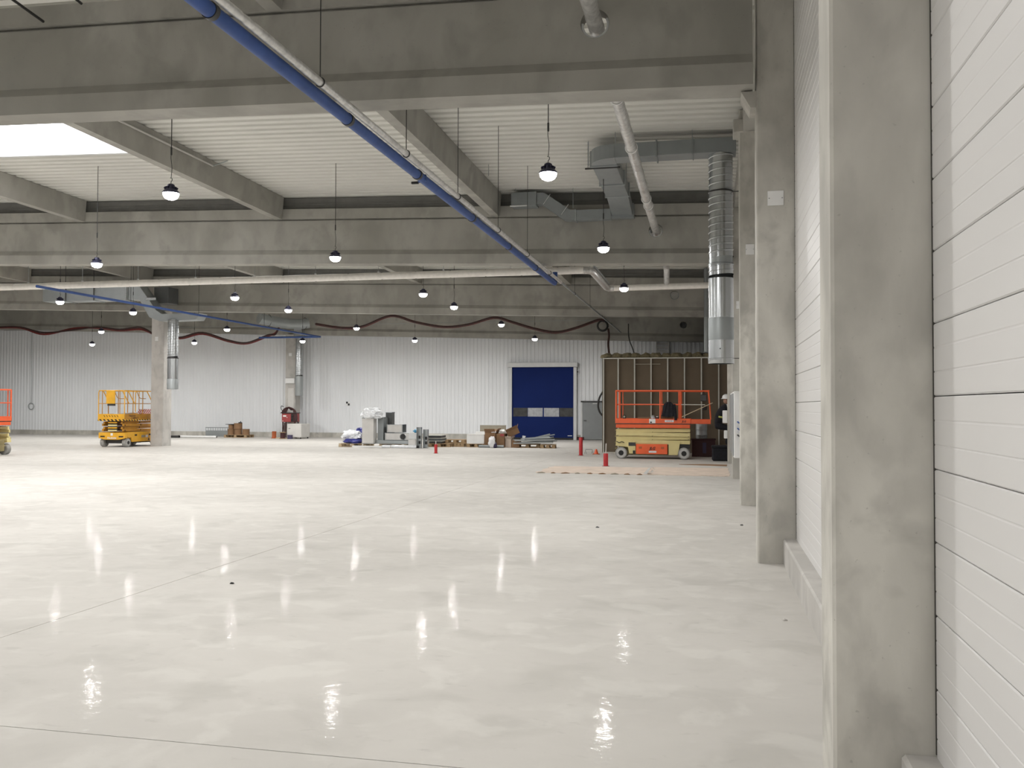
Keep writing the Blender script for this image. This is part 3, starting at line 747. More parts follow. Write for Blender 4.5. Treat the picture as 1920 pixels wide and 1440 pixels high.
# ---- duct group at the free-standing pillar
t = thing('air_duct', 'pale rectangular air duct left of the free-standing pillar, ending in an elbow', 'duct', (0, 0, 5.9))
rbox(t, 'run', -26.6, -22.7, 31.95, 32.6, .0, .58, 'galv_dull')
for x in (-25.5, -24.2, -22.75): rbox(t, 'flange', x - .02, x + .02, 31.92, 32.63, -.03, .61, 'galv')
MB().prism([(-22.75, .0), (-22.75, .58), (-22.25, .58), (-21.95, .20), (-21.45, -.45), (-21.20, -.60), (-19.55, -.60), (-19.70, -.85), (-21.3, -.88), (-21.75, -.72), (-22.2, .0)], 'y', 32.0, 32.6).build('elbow', 'galv_dull', t)
MB().box(-21.95, -21.3, 32.6, 33.3, -.1, .55, .01).build('plenum', 'duct_dark', t)
MB().box(-21.90, -21.45, 31.98, 32.0, -.05, .05).build('flange', 'galv', t)
for x in (-25.5, -24.2): MB().cyl((x, 31.9, 0), (x, 31.9, zd(x, 32) - 5.9), .012, n=6).build('hanger_rod', 'steel_dark', t)
t = thing('spiral_duct', 'spiral round duct hanging beside the free-standing pillar', 'duct', (-20.68, 32.0, 2.32))
helix_duct(1.2, 2.74, .20, .10, 24).build('spiral_tube', 'galv', t, smooth=True)
MB().lathe([(.205, .40), (.205, 1.22)], 24, caps=False).build('sleeve', 'galv', t, smooth=True)
MB().lathe([(.21, 0), (.215, .005), (.215, .39), (.21, .40)], 24, caps=False).build('bottom_collar', 'galv_dull', t, smooth=True)
MB().lathe([(.212, 1.20), (.218, 1.21), (.218, 1.24), (.212, 1.25)], 24, caps=False).build('clamp_band', 'steel_dark', t, smooth=True)
t = thing('spiral_duct', 'spiral round duct beside the pillar behind the red cabinet', 'duct', (-21.05, 44.0, 2.20))
helix_duct(1.0, 3.0, .19, .10, 20).build('spiral_tube', 'galv', t, smooth=True)
MB().lathe([(.195, .0), (.20, .01), (.20, 1.02)], 20, caps=False).build('sleeve', 'galv_dull', t, smooth=True)
MB().box(-.22, .22, -.22, .20, 3.0, 3.55, .01).build('plenum', 'galv', t)
t = thing('air_duct', 'round silver duct elbow above the pillar behind the red cabinet', 'duct', (-21.4, 43.6, 5.55))
MB().tube([(-.9, -1.6, .55), (-.5, -.9, .45), (0, -.2, .38), (.5, .1, .38), (.9, .35, .45)], .27, 16).build('tube', 'galv_dull', t, smooth=True)
for x, y, z in ((-.62, -1.1, .48), (.72, .24, .42)):
    MB().tube([(x + .30 * math.cos(a * PI / 8) * .7, y - .30 * math.cos(a * PI / 8) * .5, z + .30 * math.sin(a * PI / 8)) for a in range(17)], .014, 6).build('strap', 'steel_dark', t)

# ================================================================== HANGING HOSES at the far end
HY = 43.75
def hose(pts, rad, m, label, n2=None):
    t = thing('hose', label, 'hose', (0, HY, 0))
    MB().tube(spline([(x, dy, z) for x, dy, z in pts], 6), rad, 8).build('strand', m, t, smooth=True)
    if n2: MB().tube(spline([(x, dy - .07, z + dz) for (x, dy, z), dz in zip(pts, n2)], 6), rad * .8, 8).build('strand', 'hose_dark', t, smooth=True)
    return t
hose([(-39.3, 0, 6.04), (-37.8, 0, 6.0), (-36.3, 0, 5.62), (-34.4, 0, 5.92), (-32.9, 0, 5.92), (-31.5, 0, 5.76), (-30.2, 0, 5.80), (-29.3, 0, 5.45)], .055, 'red_hose', 'red hose draped high along the ribbed wall, left of the pillar',
     [.03, .04, .10, -.10, .04, .05, .10, .0])
hose([(-29.3, 0, 5.45), (-28.6, 0, 5.33), (-27.7, 0, 5.29), (-26.5, 0, 5.50), (-25.0, 0, 5.09), (-23.9, 0, 4.96), (-22.7, 0, 5.34), (-22.25, 0, 5.52), (-22.0, 0, 6.0)], .055, 'red_hose', 'red hose looping between the two free-standing pillars',
     [.0, .0, .05, .07, .06, .03, .04, -.1, .0])
hose([(-20.0, 0, 5.92), (-18.6, 0, 5.70), (-17.4, 0, 5.76), (-15.9, 0, 6.27), (-14.6, 0, 5.93), (-13.1, 0, 5.66), (-11.8, 0, 5.76), (-10.5, 0, 6.08), (-9.6, 0, 5.85), (-8.5, 0, 5.51), (-7.4, 0, 5.31), (-6.4, 0, 5.5), (-5.3, 0, 5.87), (-5.0, 0, 5.8)], .065, 'red_hose',
     'thick red hose hanging in waves above the blue door', [.0] * 14)
t = thing('hose_coil', 'dark coiled hose hanging at the end of the thick red hose', 'hose', (-5.08, HY - .05, 5.58))
for k, R in enumerate((.26, .22)):
    MB().tube([(R * math.cos(a * PI / 12), -.05 * k, R * math.sin(a * PI / 12)) for a in range(25)], .03, 8).build('coil', 'cable', t, smooth=True)
o = MB().tube(spline([(-4.82, HY, 5.45), (-4.78, HY, 5.1), (-4.82, HY, 4.7), (-4.78, HY, 4.0), (-4.75, 41.5, 3.6)]), .05, 8).build('hose', 'hose_dark', None, smooth=True)
tag(o, 'dark hose hanging straight down to the stud partition', 'hose')
o = MB().tube(spline([(-3.78, 43.0, 5.6), (-3.75, 43.0, 4.9), (-3.5, 42.8, 4.2), (-3.35, 42.0, 3.46)]), .025, 8).build('cable', 'cable', None, smooth=True); tag(o, 'thin black cable dropping behind the stud partition top', 'cable')
o = MB().cyl((-39.0, HY + .1, 5.88), (-5.0, HY + .1, 5.88), .012, n=6).build('catenary_wire', 'galv_dull'); tag(o, 'taut steel wire carrying the red hoses', 'wire')
o = MB().tube(spline([(-3.84, 33.2, 2.25), (-3.98, 33.2, 2.0), (-4.03, 33.2, 1.72), (-3.97, 33.2, 1.48), (-3.84, 33.2, 1.33)]), .035, 8).build('hose', 'cable', None, smooth=True)
tag(o, 'black hose loop hanging at the edge of the stud partition', 'hose')

# ================================================================== STUD PARTITION
PY = 32.9
t = thing('stud_partition', 'unfinished partition of pale metal studs over brown boards', 'partition', (-1.5, PY, 0))
SXs = [-3.79, -3.26, -2.67, -2.08, -1.49, -.90, -.31, .29, .84]
def stud_mesh():
    mb = MB(); mb.box(-.022, .022, -.05, -.046, .04, 3.41); mb.box(-.022, -.018, -.05, .03, .04, 3.41); mb.box(-.022, .022, .026, .03, .04, 3.41); return mb.mesh('stud', 'stud')
sm = stud_mesh()
for x in SXs: inst(sm, 'stud', t, (x + 1.5, 0, 0))
MB().box(-2.32, 2.37, -.055, .035, 3.41, 3.45).build('top_track', 'stud', t); MB().box(-2.32, 2.37, -.055, .035, 0, .04).build('bottom_track', 'stud', t)
for a, b_ in zip(SXs[:-1], SXs[1:]): MB().box(a + 1.5 + .004, b_ + 1.5 - .004, .037, .05, .01, 3.43).build('board', 'board_brown', t)
MB().box(-2.335, -2.32, -.055, 12.2, 0, 3.45).build('side_board', 'board_brown', t)
MB().box(-2.32, 2.37, .06, 11.5, 3.42, 3.46).build('roof_board', 'board_brown', t)
MB().box(-1.15, -.25, -.045, .03, 3.20, 3.23).build('header', 'board_buff', t)
for k in range(12):
    x = -3.7 + .36 * k + random.uniform(-.04, .04)
    bm = bmesh.new(); bmesh.ops.create_icosphere(bm, subdivisions=2, radius=1)
    for v in bm.verts:
        d = mnoise.noise(v.co * 2.1 + Vector((k * 5.1, 0, 0)))
        v.co = Vector((v.co.x * .24, v.co.y * .28, max(-.02, v.co.z * .17))) * (1 + .35 * d)
    o = MB().bm(bm).build('insulation_tuft', 'insul', None, (x, PY + .32 + random.uniform(0, .1), 3.48), smooth=True)
    tag(o, 'brown mineral wool lump on top of the stud partition, %s from its left end' % (['first', 'second', 'third', 'fourth', 'fifth', 'sixth', 'seventh', 'eighth', 'ninth', 'tenth', 'eleventh', 'twelfth'][k]), 'insulation', 'mineral wool on the partition')

# ================================================================== SCISSOR LIFTS
def wheel(t, x, y, R, w, facing):
    wl = MB().tube([(x, y - w / 2, R), (x, y - w / 2 + .015, R), (x, y + w / 2 - .015, R), (x, y + w / 2, R)], [R * .93, R, R, R * .93], 24).build('wheel', 'tyre', t, smooth=True)
    s = facing
    MB().cyl((x, y + s * w / 2, R), (x, y + s * (w / 2 + .006), R), R * .80, n=24).build('tyre_wall', 'tyre_face', wl, smooth=True)
    MB().cyl((x, y + s * (w / 2 + .004), R), (x, y + s * (w / 2 + .02), R), R * .45, n=8).build('hub', 'black', wl)
    return wl
def rail(t, pts, m, rad=.021, name='rail'): return MB().tube(pts, rad, 8).build(name, m, t, smooth=True)

def orange_lift(label, loc, rz, extras=True):
    t = thing('scissor_lift', label, 'scissor lift', loc, rz, group='orange and cream scissor lifts')
    for sx in (-1.02, .98):
        for sy, f in ((-.46, -1), (.46, 1)): wheel(t, sx, sy, .19, .18, f)
    MB().box(-1.12, 1.10, -.34, .34, .12, .50, .01).build('chassis', 'cream_dark', t)
    for f in (-1, 1):
        y0, y1 = (-.55, -.36) if f < 0 else (.36, .55)
        MB().prism([(-1.20, .42), (-.80, .38), (-.76, .17), (-.56, .17), (-.56, .56), (-1.18, .58)], 'y', y0 + .01, y1).build('side_panel', 'cream', t)
        bd = MB().box(-.54, .46, y0 - .015, y1, .16, .48, .008).build('battery_door', 'orange', t)
        for sx in (-.40, .31):
            MB().box(sx - .05, sx + .05, y0 - .022 if f < 0 else y1, y0 - .012 if f < 0 else y1 + .01, .33, .40).build('latch', 'orange_dull', bd)
        MB().prism([(.50, .14), (.78, .14), (.83, .36), (.86, .56), (.50, .57)], 'y', y0, y1).build('side_panel', 'cream', t)
        if f < 0:
            text_mesh('lettering', 'JLG', .12, 'black', bd, (-.02, y0 - .018, .34), (PI / 2, 0, 0), .002, .25, .004)
            MB().box(-.13, .11, y0 - .018, y0 - .014, .205, .265).build('sticker', 'sticker', bd)
            MB().box(-.78, -.56, y0 - .006, y0 + .02, .42, .53).build('ground_control', 'steel_dark', t)
            MB().box(-.64, -.57, y0 - .006, y0 + .02, .17, .27).build('charger_port', 'black', t)
            MB().tube(spline([(-1.17, y0 - .01, .56), (-1.08, y0 - .02, .52), (-1.0, y0 - .02, .55), (-.92, y0 - .01, .52)]), .012, 6).build('hydraulic_line', 'black', t)
            MB().box(.84, 1.16, y0 + .05, y1, .36, .48).build('steer_arm', 'black', t)
    # folded scissor stack
    for k in range(4):
        z = .555 + .12 * k; tilt = .012 * (1 if k % 2 else -1)
        for f in (-1, 1):
            y = f * (.47 - .05 * (k % 2))
            arm = MB().bar((-1.19, y, z - tilt), (1.17, y, z + tilt), .06, .112).build('scissor_arm', 'cream', t)
            if f < 0 and k > 0:
                for x in (-1.13, -.02, 1.12):
                    MB().cyl((x, y - .03, z - .06 + tilt * x), (x, y - .05, z - .06 + tilt * x), .020, n=10).build('pin', 'cream_dark', arm)
        if k % 2 == 0:
            MB().cyl((-.02, -.42, z), (-.02, .42, z), .03, n=10).build('cross_tube', 'cream_dark', t)
    MB().box(-.62, .52, -.49, .49, .47, .52).build('base_beam', 'cream', t)
    # platform
    MB().box(-1.19, 1.17, -.53, .53, 1.00, 1.12, .008).build('platform_frame', 'orange', t)
    MB().box(-1.20, 1.19, -.54, .54, 1.12, 1.15).build('platform_deck', 'steel_dark', t)
    MB().box(1.05, 1.82, -.50, .50, 1.14, 1.18).build('extension_deck', 'orange', t)
    for f in (-1, 1):
        y = f * .545
        tb = MB().box(-1.21, 1.19, min(y, y - f * .02), max(y, y - f * .02), 1.145, 1.30, .004).build('toe_board', 'orange', t)
        MB().box(1.19, 1.82, min(y, y - f * .02) - f * .03, max(y, y - f * .02) - f * .03, 1.16, 1.28, .004).build('toe_board', 'orange', t)
        if f < 0:
            text_mesh('lettering', 'JLG', .085, 'black', tb, (.98, y - .004, 1.215), (PI / 2, 0, 0), .002, .25, .002)
            MB().box(.38, .66, y - .004, y, 1.19, 1.26).build('model_sticker', 'sticker', tb)
            text_mesh('lettering', '2646 ES', .055, 'orange_dull', tb, (.52, y - .006, 1.226), (PI / 2, 0, 0), .001)
            MB().box(-.12, .08, y - .004, y, 1.155, 1.29).build('sign_sticker', 'white', tb)
            MB().box(-.09, -.03, y - .007, y - .003, 1.165, 1.205).build('pictogram', 'black', tb)
        yy = f * .52
        rail(t, [(-1.19, yy, 2.20), (.40, yy, 2.20), (1.75, yy, 2.19)], 'orange', .024, 'top_rail')
        rail(t, [(-1.13, yy, 1.755), (.86, yy, 1.755)], 'orange', .021, 'mid_rail')
        rail(t, [(.90, yy * .97, 1.755), (1.64, yy * .97, 1.75)], 'stud', .015, 'mid_rail')
        for x, rr_ in ((-1.185, .026), (-1.06, .018), (.23, .022), (.82, .016), (.87, .026)):
            rail(t, [(x, yy, 1.28), (x, yy, 2.20)], 'orange', rr_, 'post')
        rail(t, [(1.82, yy * .96, 1.28), (1.79, yy * .96, 1.75), (1.75, yy * .96, 2.19)], 'orange', .024, 'post')
    for x in (-1.19, 1.76):
        rail(t, [(x, -.52, 2.20), (x, .52, 2.20)], 'orange', .024, 'end_rail'); rail(t, [(x + (.03 if x > 0 else 0), -.52, 1.755), (x + (.03 if x > 0 else 0), .52, 1.755)], 'orange', .02, 'end_rail')
    MB().box(-1.21, -1.19, -.54, .54, 1.145, 1.30).build('toe_board', 'orange', t)
    MB().box(1.80, 1.82, -.50, .50, 1.16, 1.28).build('toe_board', 'orange', t)
    cb = MB().box(1.50, 1.70, -.50, -.36, 1.86, 2.08, .02).build('control_box', 'steel_dark', t)
    MB().cyl((1.60, -.43, 2.08), (1.60, -.43, 2.17), .018, n=8).build('joystick', 'black', cb)
    MB().box(1.56, 1.70, -.48, -.38, 1.58, 1.72, .02).build('manual_box', 'black', t)
    for k in range(4):
        MB().box(-1.25, -1.20, -.25, .25, .30 + .20 * k, .33 + .20 * k).build('step', 'cream_dark', t)
    return t
LX, LY = -1.81, 30.05
orange_lift('orange and cream scissor lift parked in front of the stud partition', (LX, LY, 0), 0)
orange_lift('orange and cream scissor lift cut off by the left picture edge', (-24.45, 26.0, 0), PI)

# loads on the right lift
def carton(label, loc, rz, sx, sy, sz, m='cardboard', flaps=False, tape=True, name='cardboard_box', tilt=(0, 0)):
    t = thing(name, label, 'box', loc, rz); t.rotation_euler = (tilt[0], tilt[1], rz)
    if flaps:
        b = MB(); w = .008
        b.box(-sx / 2, sx / 2, -sy / 2, sy / 2, 0, w); b.box(-sx / 2, sx / 2, -sy / 2, -sy / 2 + w, w, sz); b.box(-sx / 2, sx / 2, sy / 2 - w, sy / 2, w, sz)
        b.box(-sx / 2, -sx / 2 + w, -sy / 2 + w, sy / 2 - w, w, sz); b.box(sx / 2 - w, sx / 2, -sy / 2 + w, sy / 2 - w, w, sz); b.build('body', m, t)
        MB().prism([(-sy / 2, sz), (-sy / 2 + .012, sz), (-sy / 2 - sy * .25, sz + sy * .30), (-sy / 2 - sy * .26, sz + sy * .29)], 'x', -sx / 2, sx / 2).build('flap', m, t)
        MB().prism([(sy / 2 - .012, sz), (sy / 2, sz), (sy / 2 + sy * .3, sz + sy * .22), (sy / 2 + sy * .29, sz + sy * .24)], 'x', -sx / 2, sx / 2).build('flap', m, t)
        MB().prism([(sx / 2 - .012, sz), (sx / 2, sz), (sx / 2 + sy * .22, sz + sy * .32), (sx / 2 + sy * .2, sz + sy * .33)], 'y', -sy / 2, sy / 2).build('flap', m, t)
    else:
        MB().box(-sx / 2, sx / 2, -sy / 2, sy / 2, 0, sz, min(sx, sy, sz) * .03).build('body', m, t)
        if tape: MB().box(-sx / 2 - .002, sx / 2 + .002, -.03, .03, sz - .04, sz + .002).build('tape', 'board_buff', t)
    return t
carton('brown cardboard box under the black jacket on the right lift', (LX + .42, LY - .30, 1.15), 0, .42, .34, .26)
carton('flat brown carton on the right lift platform beside the jar', (LX - .22, LY - .28, 1.15), .05, .55, .35, .19, 'cardboard')
t = thing('black_jacket', 'black jacket hanging from the mid rail of the right lift', 'jacket', (LX + .50, LY - .535, 1.40))
bm = bmesh.new(); bmesh.ops.create_grid(bm, x_segments=14, y_segments=12, size=1)
prof = []
jm = MB(); NU, NV = 16, 12
def jk(u, v, side):
    w = (.13 + .10 * v ** .9) if v > .12 else (.07 + .06 * v / .12)
    x = (u * 2 - 1) * w; z = .44 - .46 * v - .03 * (1 - abs(u * 2 - 1)) * (1 if v > .9 else 0)
    y = side * (.035 + .03 * math.sin(u * PI)) + .014 * math.sin(u * 19 + v * 3)
    return (x, y - .03, z)
for side in (-1, 1):
    b0 = len(jm.v)
    for i in range(NU + 1):
        for j in range(NV + 1): jm.v.append(jk(i / NU, j / NV, side))
    for i in range(NU):
        for j in range(NV):
            a = b0 + i * (NV + 1) + j; jm.f.append((a, a + 1, a + NV + 2, a + NV + 1))
for i in range(NU):      # close rim
    for j in (0, NV):
        a = i * (NV + 1) + j; o2 = (NU + 1) * (NV + 1); jm.f.append((a, a + NV + 1, a + NV + 1 + o2, a + o2))
for j in range(NV):
    for i in (0, NU):
        a = i * (NV + 1) + j; o2 = (NU + 1) * (NV + 1); jm.f.append((a, a + 1, a + 1 + o2, a + o2))
bm.free()
jm.build('body', 'black_cloth', t, smooth=True)
MB().tube(spline([(.17, -.03, .36), (.20, -.04, .18), (.22, -.04, -.02), (.225, -.03, -.14)]), [.05] * 9 + [.045] * 10, 8).build('sleeve', 'black_cloth', t, smooth=True)
t = thing('glass_jar', 'round clear jar with a lid on the right lift edge', 'jar', (LX + .0, LY - .46, 1.15))
MB().lathe([(.05, 0), (.075, .03), (.08, .14), (.06, .20), (.04, .22)], 16).build('body', 'pane_light', t, smooth=True)
MB().lathe([(.045, .22), (.045, .25), (.02, .26)], 16).build('lid', 'galv_dull', t, smooth=True)
t = thing('red_can', 'small dark red can beside the jar on the right lift', 'can', (LX + .13, LY - .42, 1.15))
MB().lathe([(.05, 0), (.055, .01), (.055, .17), (.03, .20)], 14).build('body', 'maroon', t, smooth=True); MB().lathe([(.03, .20), (.03, .23)], 12).build('cap', 'white', t)
t = thing('socket_box', 'little black and orange socket box clipped to the right lift rail end', 'box', (LX - .92, LY - .50, 1.30))
MB().box(-.05, .05, -.05, .05, 0, .11, .01).build('housing', 'black', t); MB().box(-.03, .03, -.056, -.05, .03, .09).build('cover', 'board_buff', t)
o = MB().bar((LX + .91, LY - .560, 1.36), (LX + 1.88, LY - .560, 1.815), .025, .025).build('wooden_batten', 'wood_pale'); tag(o, 'pale thin batten leaning diagonally across the right lift rails', 'batten')
# galvanised bin and dark cabinet behind the lift
t = thing('metal_drum', 'crumpled grey metal drum standing on the dark crate', 'drum', (-.30, 31.6, .60))
pr = []
MB().lathe([(.17, 0), (.19, .01), (.19, .12), (.197, .13), (.19, .14), (.185, .30), (.195, .31), (.19, .32), (.19, .50), (.20, .51), (.20, .54), (.18, .55)], 24).build('body', 'galv_dull', t, smooth=True)
MB().lathe([(.19, .55), (.195, .56), (.19, .58), (.02, .60)], 24).build('lid', 'galv', t, smooth=True)
t = thing('dark_crate', 'dark red crate on the floor behind the right lift', 'crate', (-.20, 31.6, 0))
MB().box(-.42, .36, -.35, .35, 0, .58, .01).build('body', 'maroon', t); MB().box(-.44, .38, -.37, .37, .56, .60, .006).build('lid', 'maroon', t)
MB().box(-.06, .06, -.362, -.35, .12, .48).build('strap', 'violet', t)

# ---- yellow lift beside the pillar (drives along Y, near end towards the camera)
def yellow_lift(label, loc):
    t = thing('scissor_lift', label, 'scissor lift', loc, 0)
    L2, Wd = 1.20, .58
    for sy in (-.93, .93):
        for sx, f in ((-.50, -1), (.50, 1)):
            R = .18; w = .17
            wl = MB().tube([(sx - w / 2, sy, R), (sx - w / 2 + .015, sy, R), (sx + w / 2 - .015, sy, R), (sx + w / 2, sy, R)], [R * .93, R, R, R * .93], 24).build('wheel', 'tyre', t, smooth=True)
            MB().cyl((sx + f * w / 2, sy, R), (sx + f * (w / 2 + .008), sy, R), R * .72, n=20).build('tyre_wall', 'tyre_face', wl, smooth=True)
            MB().cyl((sx + f * (w / 2 + .006), sy, R), (sx + f * (w / 2 + .02), sy, R), R * .4, n=8).build('hub', 'steel_dark', wl)
    MB().box(-.40, .40, -.98, 1.0, .14, .34, .01).build('axle_frame', 'steel_dark', t)
    ch = MB().prism([(-.60, .58), (-.60, .36), (-.32, .30), (.32, .30), (.60, .36), (.60, .58)], 'y', -1.16, -1.02).build('front_panel', 'yellow', t)
    for sx in (-.42, .42): MB().box(sx - .10, sx + .10, -1.168, -1.16, .40, .45).build('slot', 'black', ch)
    text_mesh('lettering', 'Haulotte', .115, 'white', ch, (0, -1.165, .37), (PI / 2, 0, 0), .002, .15, .002)
    MB().box(-.05, .05, -1.168, -1.16, .46, .56).build('sticker', 'white', ch)
    MB().box(-.58, .58, -1.02, 1.14, .34, .60, .015).build('chassis', 'yellow_dark', t)
    for f in (-1, 1):
        x0, x1 = (.555, .61) if f > 0 else (-.61, -.555)
        sp = MB().prism([(-.70, .20), (.66, .20), (.74, .36), (1.14, .40), (1.14, .60), (-1.02, .60), (-1.02, .40), (-.76, .38)], 'x', x0, x1).build('side_panel', 'yellow', t)
        if f > 0:
            MB().box(x1, x1 + .006, -.55, -.40, .44, .50).build('slot', 'black', sp); MB().box(x1, x1 + .006, .40, .55, .44, .50).build('slot', 'black', sp)
            MB().box(x1, x1 + .006, -.10, .15, .36, .46).build('sticker', 'board_buff', sp); MB().prism([(.34, .24), (.46, .24), (.40, .36)], 'x', x1, x1 + .006).build('warning_mark', 'black', sp)
            MB().box(x1, x1 + .006, .20, .34, .36, .46).build('sticker', 'sticker', sp)
    for k in range(4):
        z = .67 + .105 * k; ti = .012 * (1 if k % 2 else -1)
        for f in (-1, 1):
            x = f * (.46 - .06 * (k % 2))
            arm = MB().bar((x, -1.10, z - ti), (x, 1.08, z + ti), .07, .098).build('scissor_arm', 'yellow_dark', t)
            if f > 0:
                for y in (-1.02, 0, 1.0): MB().cyl((x + .035, y, z), (x + .055, y, z), .022, n=10).build('pin', 'black', arm)
        MB().box(-.20, .20, -1.13, -1.09, z - .03, z + .025).build('ladder_rung', 'yellow' if k % 2 else 'cream', t)
        MB().box(-.24, .24, -1.09, -1.05, z + .025, z + .06).build('cross_bar', 'black', t)
    MB().box(-.60, .60, -1.22, 1.22, 1.07, 1.12).build('platform_frame', 'yellow', t)
    MB().box(-.60, .60, -1.235, -1.22, 1.05, 1.12).build('hazard_strip', 'hazard', t)
    MB().box(.60, .612, -1.22, 1.22, 1.06, 1.11).build('hazard_strip', 'hazard', t)
    MB().box(-.59, .59, -1.21, 1.21, 1.12, 1.14).build('platform_deck', 'yellow_dark', t)
    for f in (-1, 1):
        x0, x1 = (.585, .605) if f > 0 else (-.605, -.585)
        tb = MB().box(x0, x1, -1.22, 1.22, 1.12, 1.33, .004).build('toe_board', 'yellow_dark', t)
        if f > 0:
            text_mesh('lettering', 'Haulotte', .12, 'maroon', tb, (x1 + .002, -.72, 1.26), (PI / 2, 0, PI / 2), .001, .15, .001)
            text_mesh('lettering', 'COMPACT', .10, 'maroon', tb, (x1 + .002, -.55, 1.16), (PI / 2, 0, PI / 2), .001, 0, .001)
            text_mesh('lettering', '12', .12, 'maroon', tb, (x1 + .002, .60, 1.17), (PI / 2, 0, PI / 2), .001, 0, .001)
        x = f * .57
        rail(t, [(x, -1.19, 2.27), (x, 1.19, 2.27)], 'yellow', .02, 'top_rail'); rail(t, [(x, -1.19, 1.75), (x, 1.19, 1.75)], 'yellow_dark', .014, 'mid_rail')
        for y in (-.62, .02, .64): rail(t, [(x, y, 1.32), (x, y, 2.27)], 'yellow_dark', .017, 'post')
        for y in (-.95, .30): rail(t, [(x, y, 2.26), (x, y + .42, 1.76)], 'yellow', .02, 'brace')
        rail(t, spline([(x * .9, -.30, 2.25), (x * .9, -.12, 2.0), (x * .9, .05, 1.96), (x * .9, .30, 1.96)], 4), 'yellow_dark', .014, 'guard')
    tb = MB().box(-.60, .60, -1.225, -1.205, 1.12, 1.33, .004).build('toe_board', 'yellow', t)
    for k in range(6): MB().prism([(-.34 + .12 * k, 1.28), (-.31 + .12 * k, 1.28), (-.26 + .12 * k, 1.21), (-.29 + .12 * k, 1.21)], 'y', -1.229, -1.225).build('stripe', 'black', tb)
    MB().box(-.60, .60, 1.205, 1.225, 1.12, 1.33, .004).build('toe_board', 'yellow', t)
    for y in (-1.20, 1.20):
        rail(t, [(-.59, y, 1.16), (-.59, y, 2.18), (-.565, y, 2.25), (-.50, y, 2.275), (.50, y, 2.275), (.565, y, 2.25), (.59, y, 2.18), (.59, y, 1.16)], 'yellow', .019, 'end_frame')
        rail(t, [(-.58, y, 1.75), (.58, y, 1.75)], 'yellow_dark', .014, 'end_rail')
        for x in (-.42, .38): rail(t, [(x, y, 1.32), (x, y, 2.27)], 'yellow_dark', .015, 'post')
    cb = MB().box(-.20, .20, -1.27, -1.23, 1.74, 2.27, .01).build('document_box', 'yellow', t)
    MB().box(-.14, .18, -1.27, -1.20, 1.66, 1.74).build('control_box', 'steel_dark', t)
    return t
YX, YY = -23.50, 33.35
yellow_lift('yellow scissor lift standing beside the free-standing concrete pillar', (YX, YY, 0))
t = thing('barrier_board', 'red and white striped barrier board lying on the yellow lift', 'barrier', (YX + .40, YY + .55, 1.14))
MB().box(-.10, -.06, -.45, .5, .16, .38).build('board', 'barrier', t); MB().box(-.14, -.02, -.40, -.34, 0, .20).build('foot', 'black', t); MB().box(-.14, -.02, .34, .40, 0, .20).build('foot', 'black', t)
o = MB().cyl((YX - .1, YY - 1.0, 1.30), (YX + .30, YY + 1.0, 1.42), .03, n=10).build('plastic_tube', 'offwhite', None, smooth=True); tag(o, 'white plastic tube lying slanted on the yellow lift platform', 'tube')

# ================================================================== SITE DISTRIBUTION CABINET and neighbours
CY = 43.2
t = thing('site_cabinet', 'red site power cabinet on legs in front of the far pillar', 'cabinet', (-21.50, 43.75, 0))
MB().box(-.39, .39, 0, .45, .82, 1.28, .01).build('body', 'red_cabinet', t)
MB().box(-.44, .44, -.06, .48, 1.28, 1.32, .006).build('canopy', 'steel_dark', t)
dr = MB().box(-.36, .14, -.03, 0, .84, 1.24, .006).build('door', 'red_cabinet', t)
MB().box(-.30, -.12, -.035, -.03, 1.10, 1.18).build('sticker', 'white', dr); MB().box(-.10, -.05, -.036, -.03, 1.05, 1.08).build('lock', 'sticker', dr); MB().box(-.34, -.28, -.036, -.03, .86, .89).build('sticker', 'sticker', dr)
sk = MB().box(.15, .38, -.02, 0, .84, 1.26).build('socket_panel', 'black', t)
for k, (x, z) in enumerate(((.22, 1.16), (.31, 1.16), (.22, 1.04), (.31, 1.04))): MB().cyl((x, -.02, z), (x, -.06, z), .035, n=10).build('socket', 'maroon' if k % 2 else 'steel_dark', sk)
for x in (-.34, .34):
    for y in (.04, .41): MB().box(x - .025, x + .025, y - .025, y + .025, 0, .82).build('leg', 'maroon', t)
t = thing('hose_bundle', 'dark hoses and cables draped over the red cabinet', 'hose', (-21.50, 43.75, 0))
for k in range(5):
    d = .04 * k
    MB().tube(spline([(-.36 + d, -.08 + d, 1.30), (-.26 + d, .05 + d, 1.52 + .02 * k), (.0, .1 + d, 1.58 - .03 * k), (.32 - d * .5, .05, 1.44), (.48 - d, -.02, 1.1), (.46 - d, -.05, .86)]), .03, 8).build('strand', 'hose_dark' if k % 2 else 'maroon', t, smooth=True)
MB().tube(spline([(-.30, -.02, 1.34), (-.42, -.02, 1.52), (-.40, -.02, 1.66), (-.28, -.02, 1.62)]), .018, 8).build('strand', 'cable', t, smooth=True)
MB().tube(spline([(.42, -.05, 1.0), (.52, -.08, .88), (.60, -.08, .82)]), .018, 8).build('strand', 'cable', t, smooth=True)
for x in (-.30, -.22, -.15): MB().tube(spline([(x, .0, .80), (x - .02, -.02, .5), (x + .03, -.04, .2), (x + .05, -.1, .03)]), .03, 8).build('strand', 'hose_dark', t, smooth=True)
t = thing('white_cabinet', 'low white steel cabinet standing right of the red cabinet', 'cabinet', (-20.60, 42.55, 0))
MB().box(-.39, .39, 0, 1.0, .07, .76, .012).build('body', 'offwhite', t)
dr = MB().box(-.37, .37, -.015, 0, .09, .74, .004).build('door', 'offwhite', t); MB().box(-.30, -.20, -.022, -.015, .52, .54).build('handle', 'steel_dark', dr)
for x in (-.32, .32):
    for y in (.08, .9): MB().cyl((x, y, 0), (x, y, .07), .035, n=10).build('foot', 'black', t)
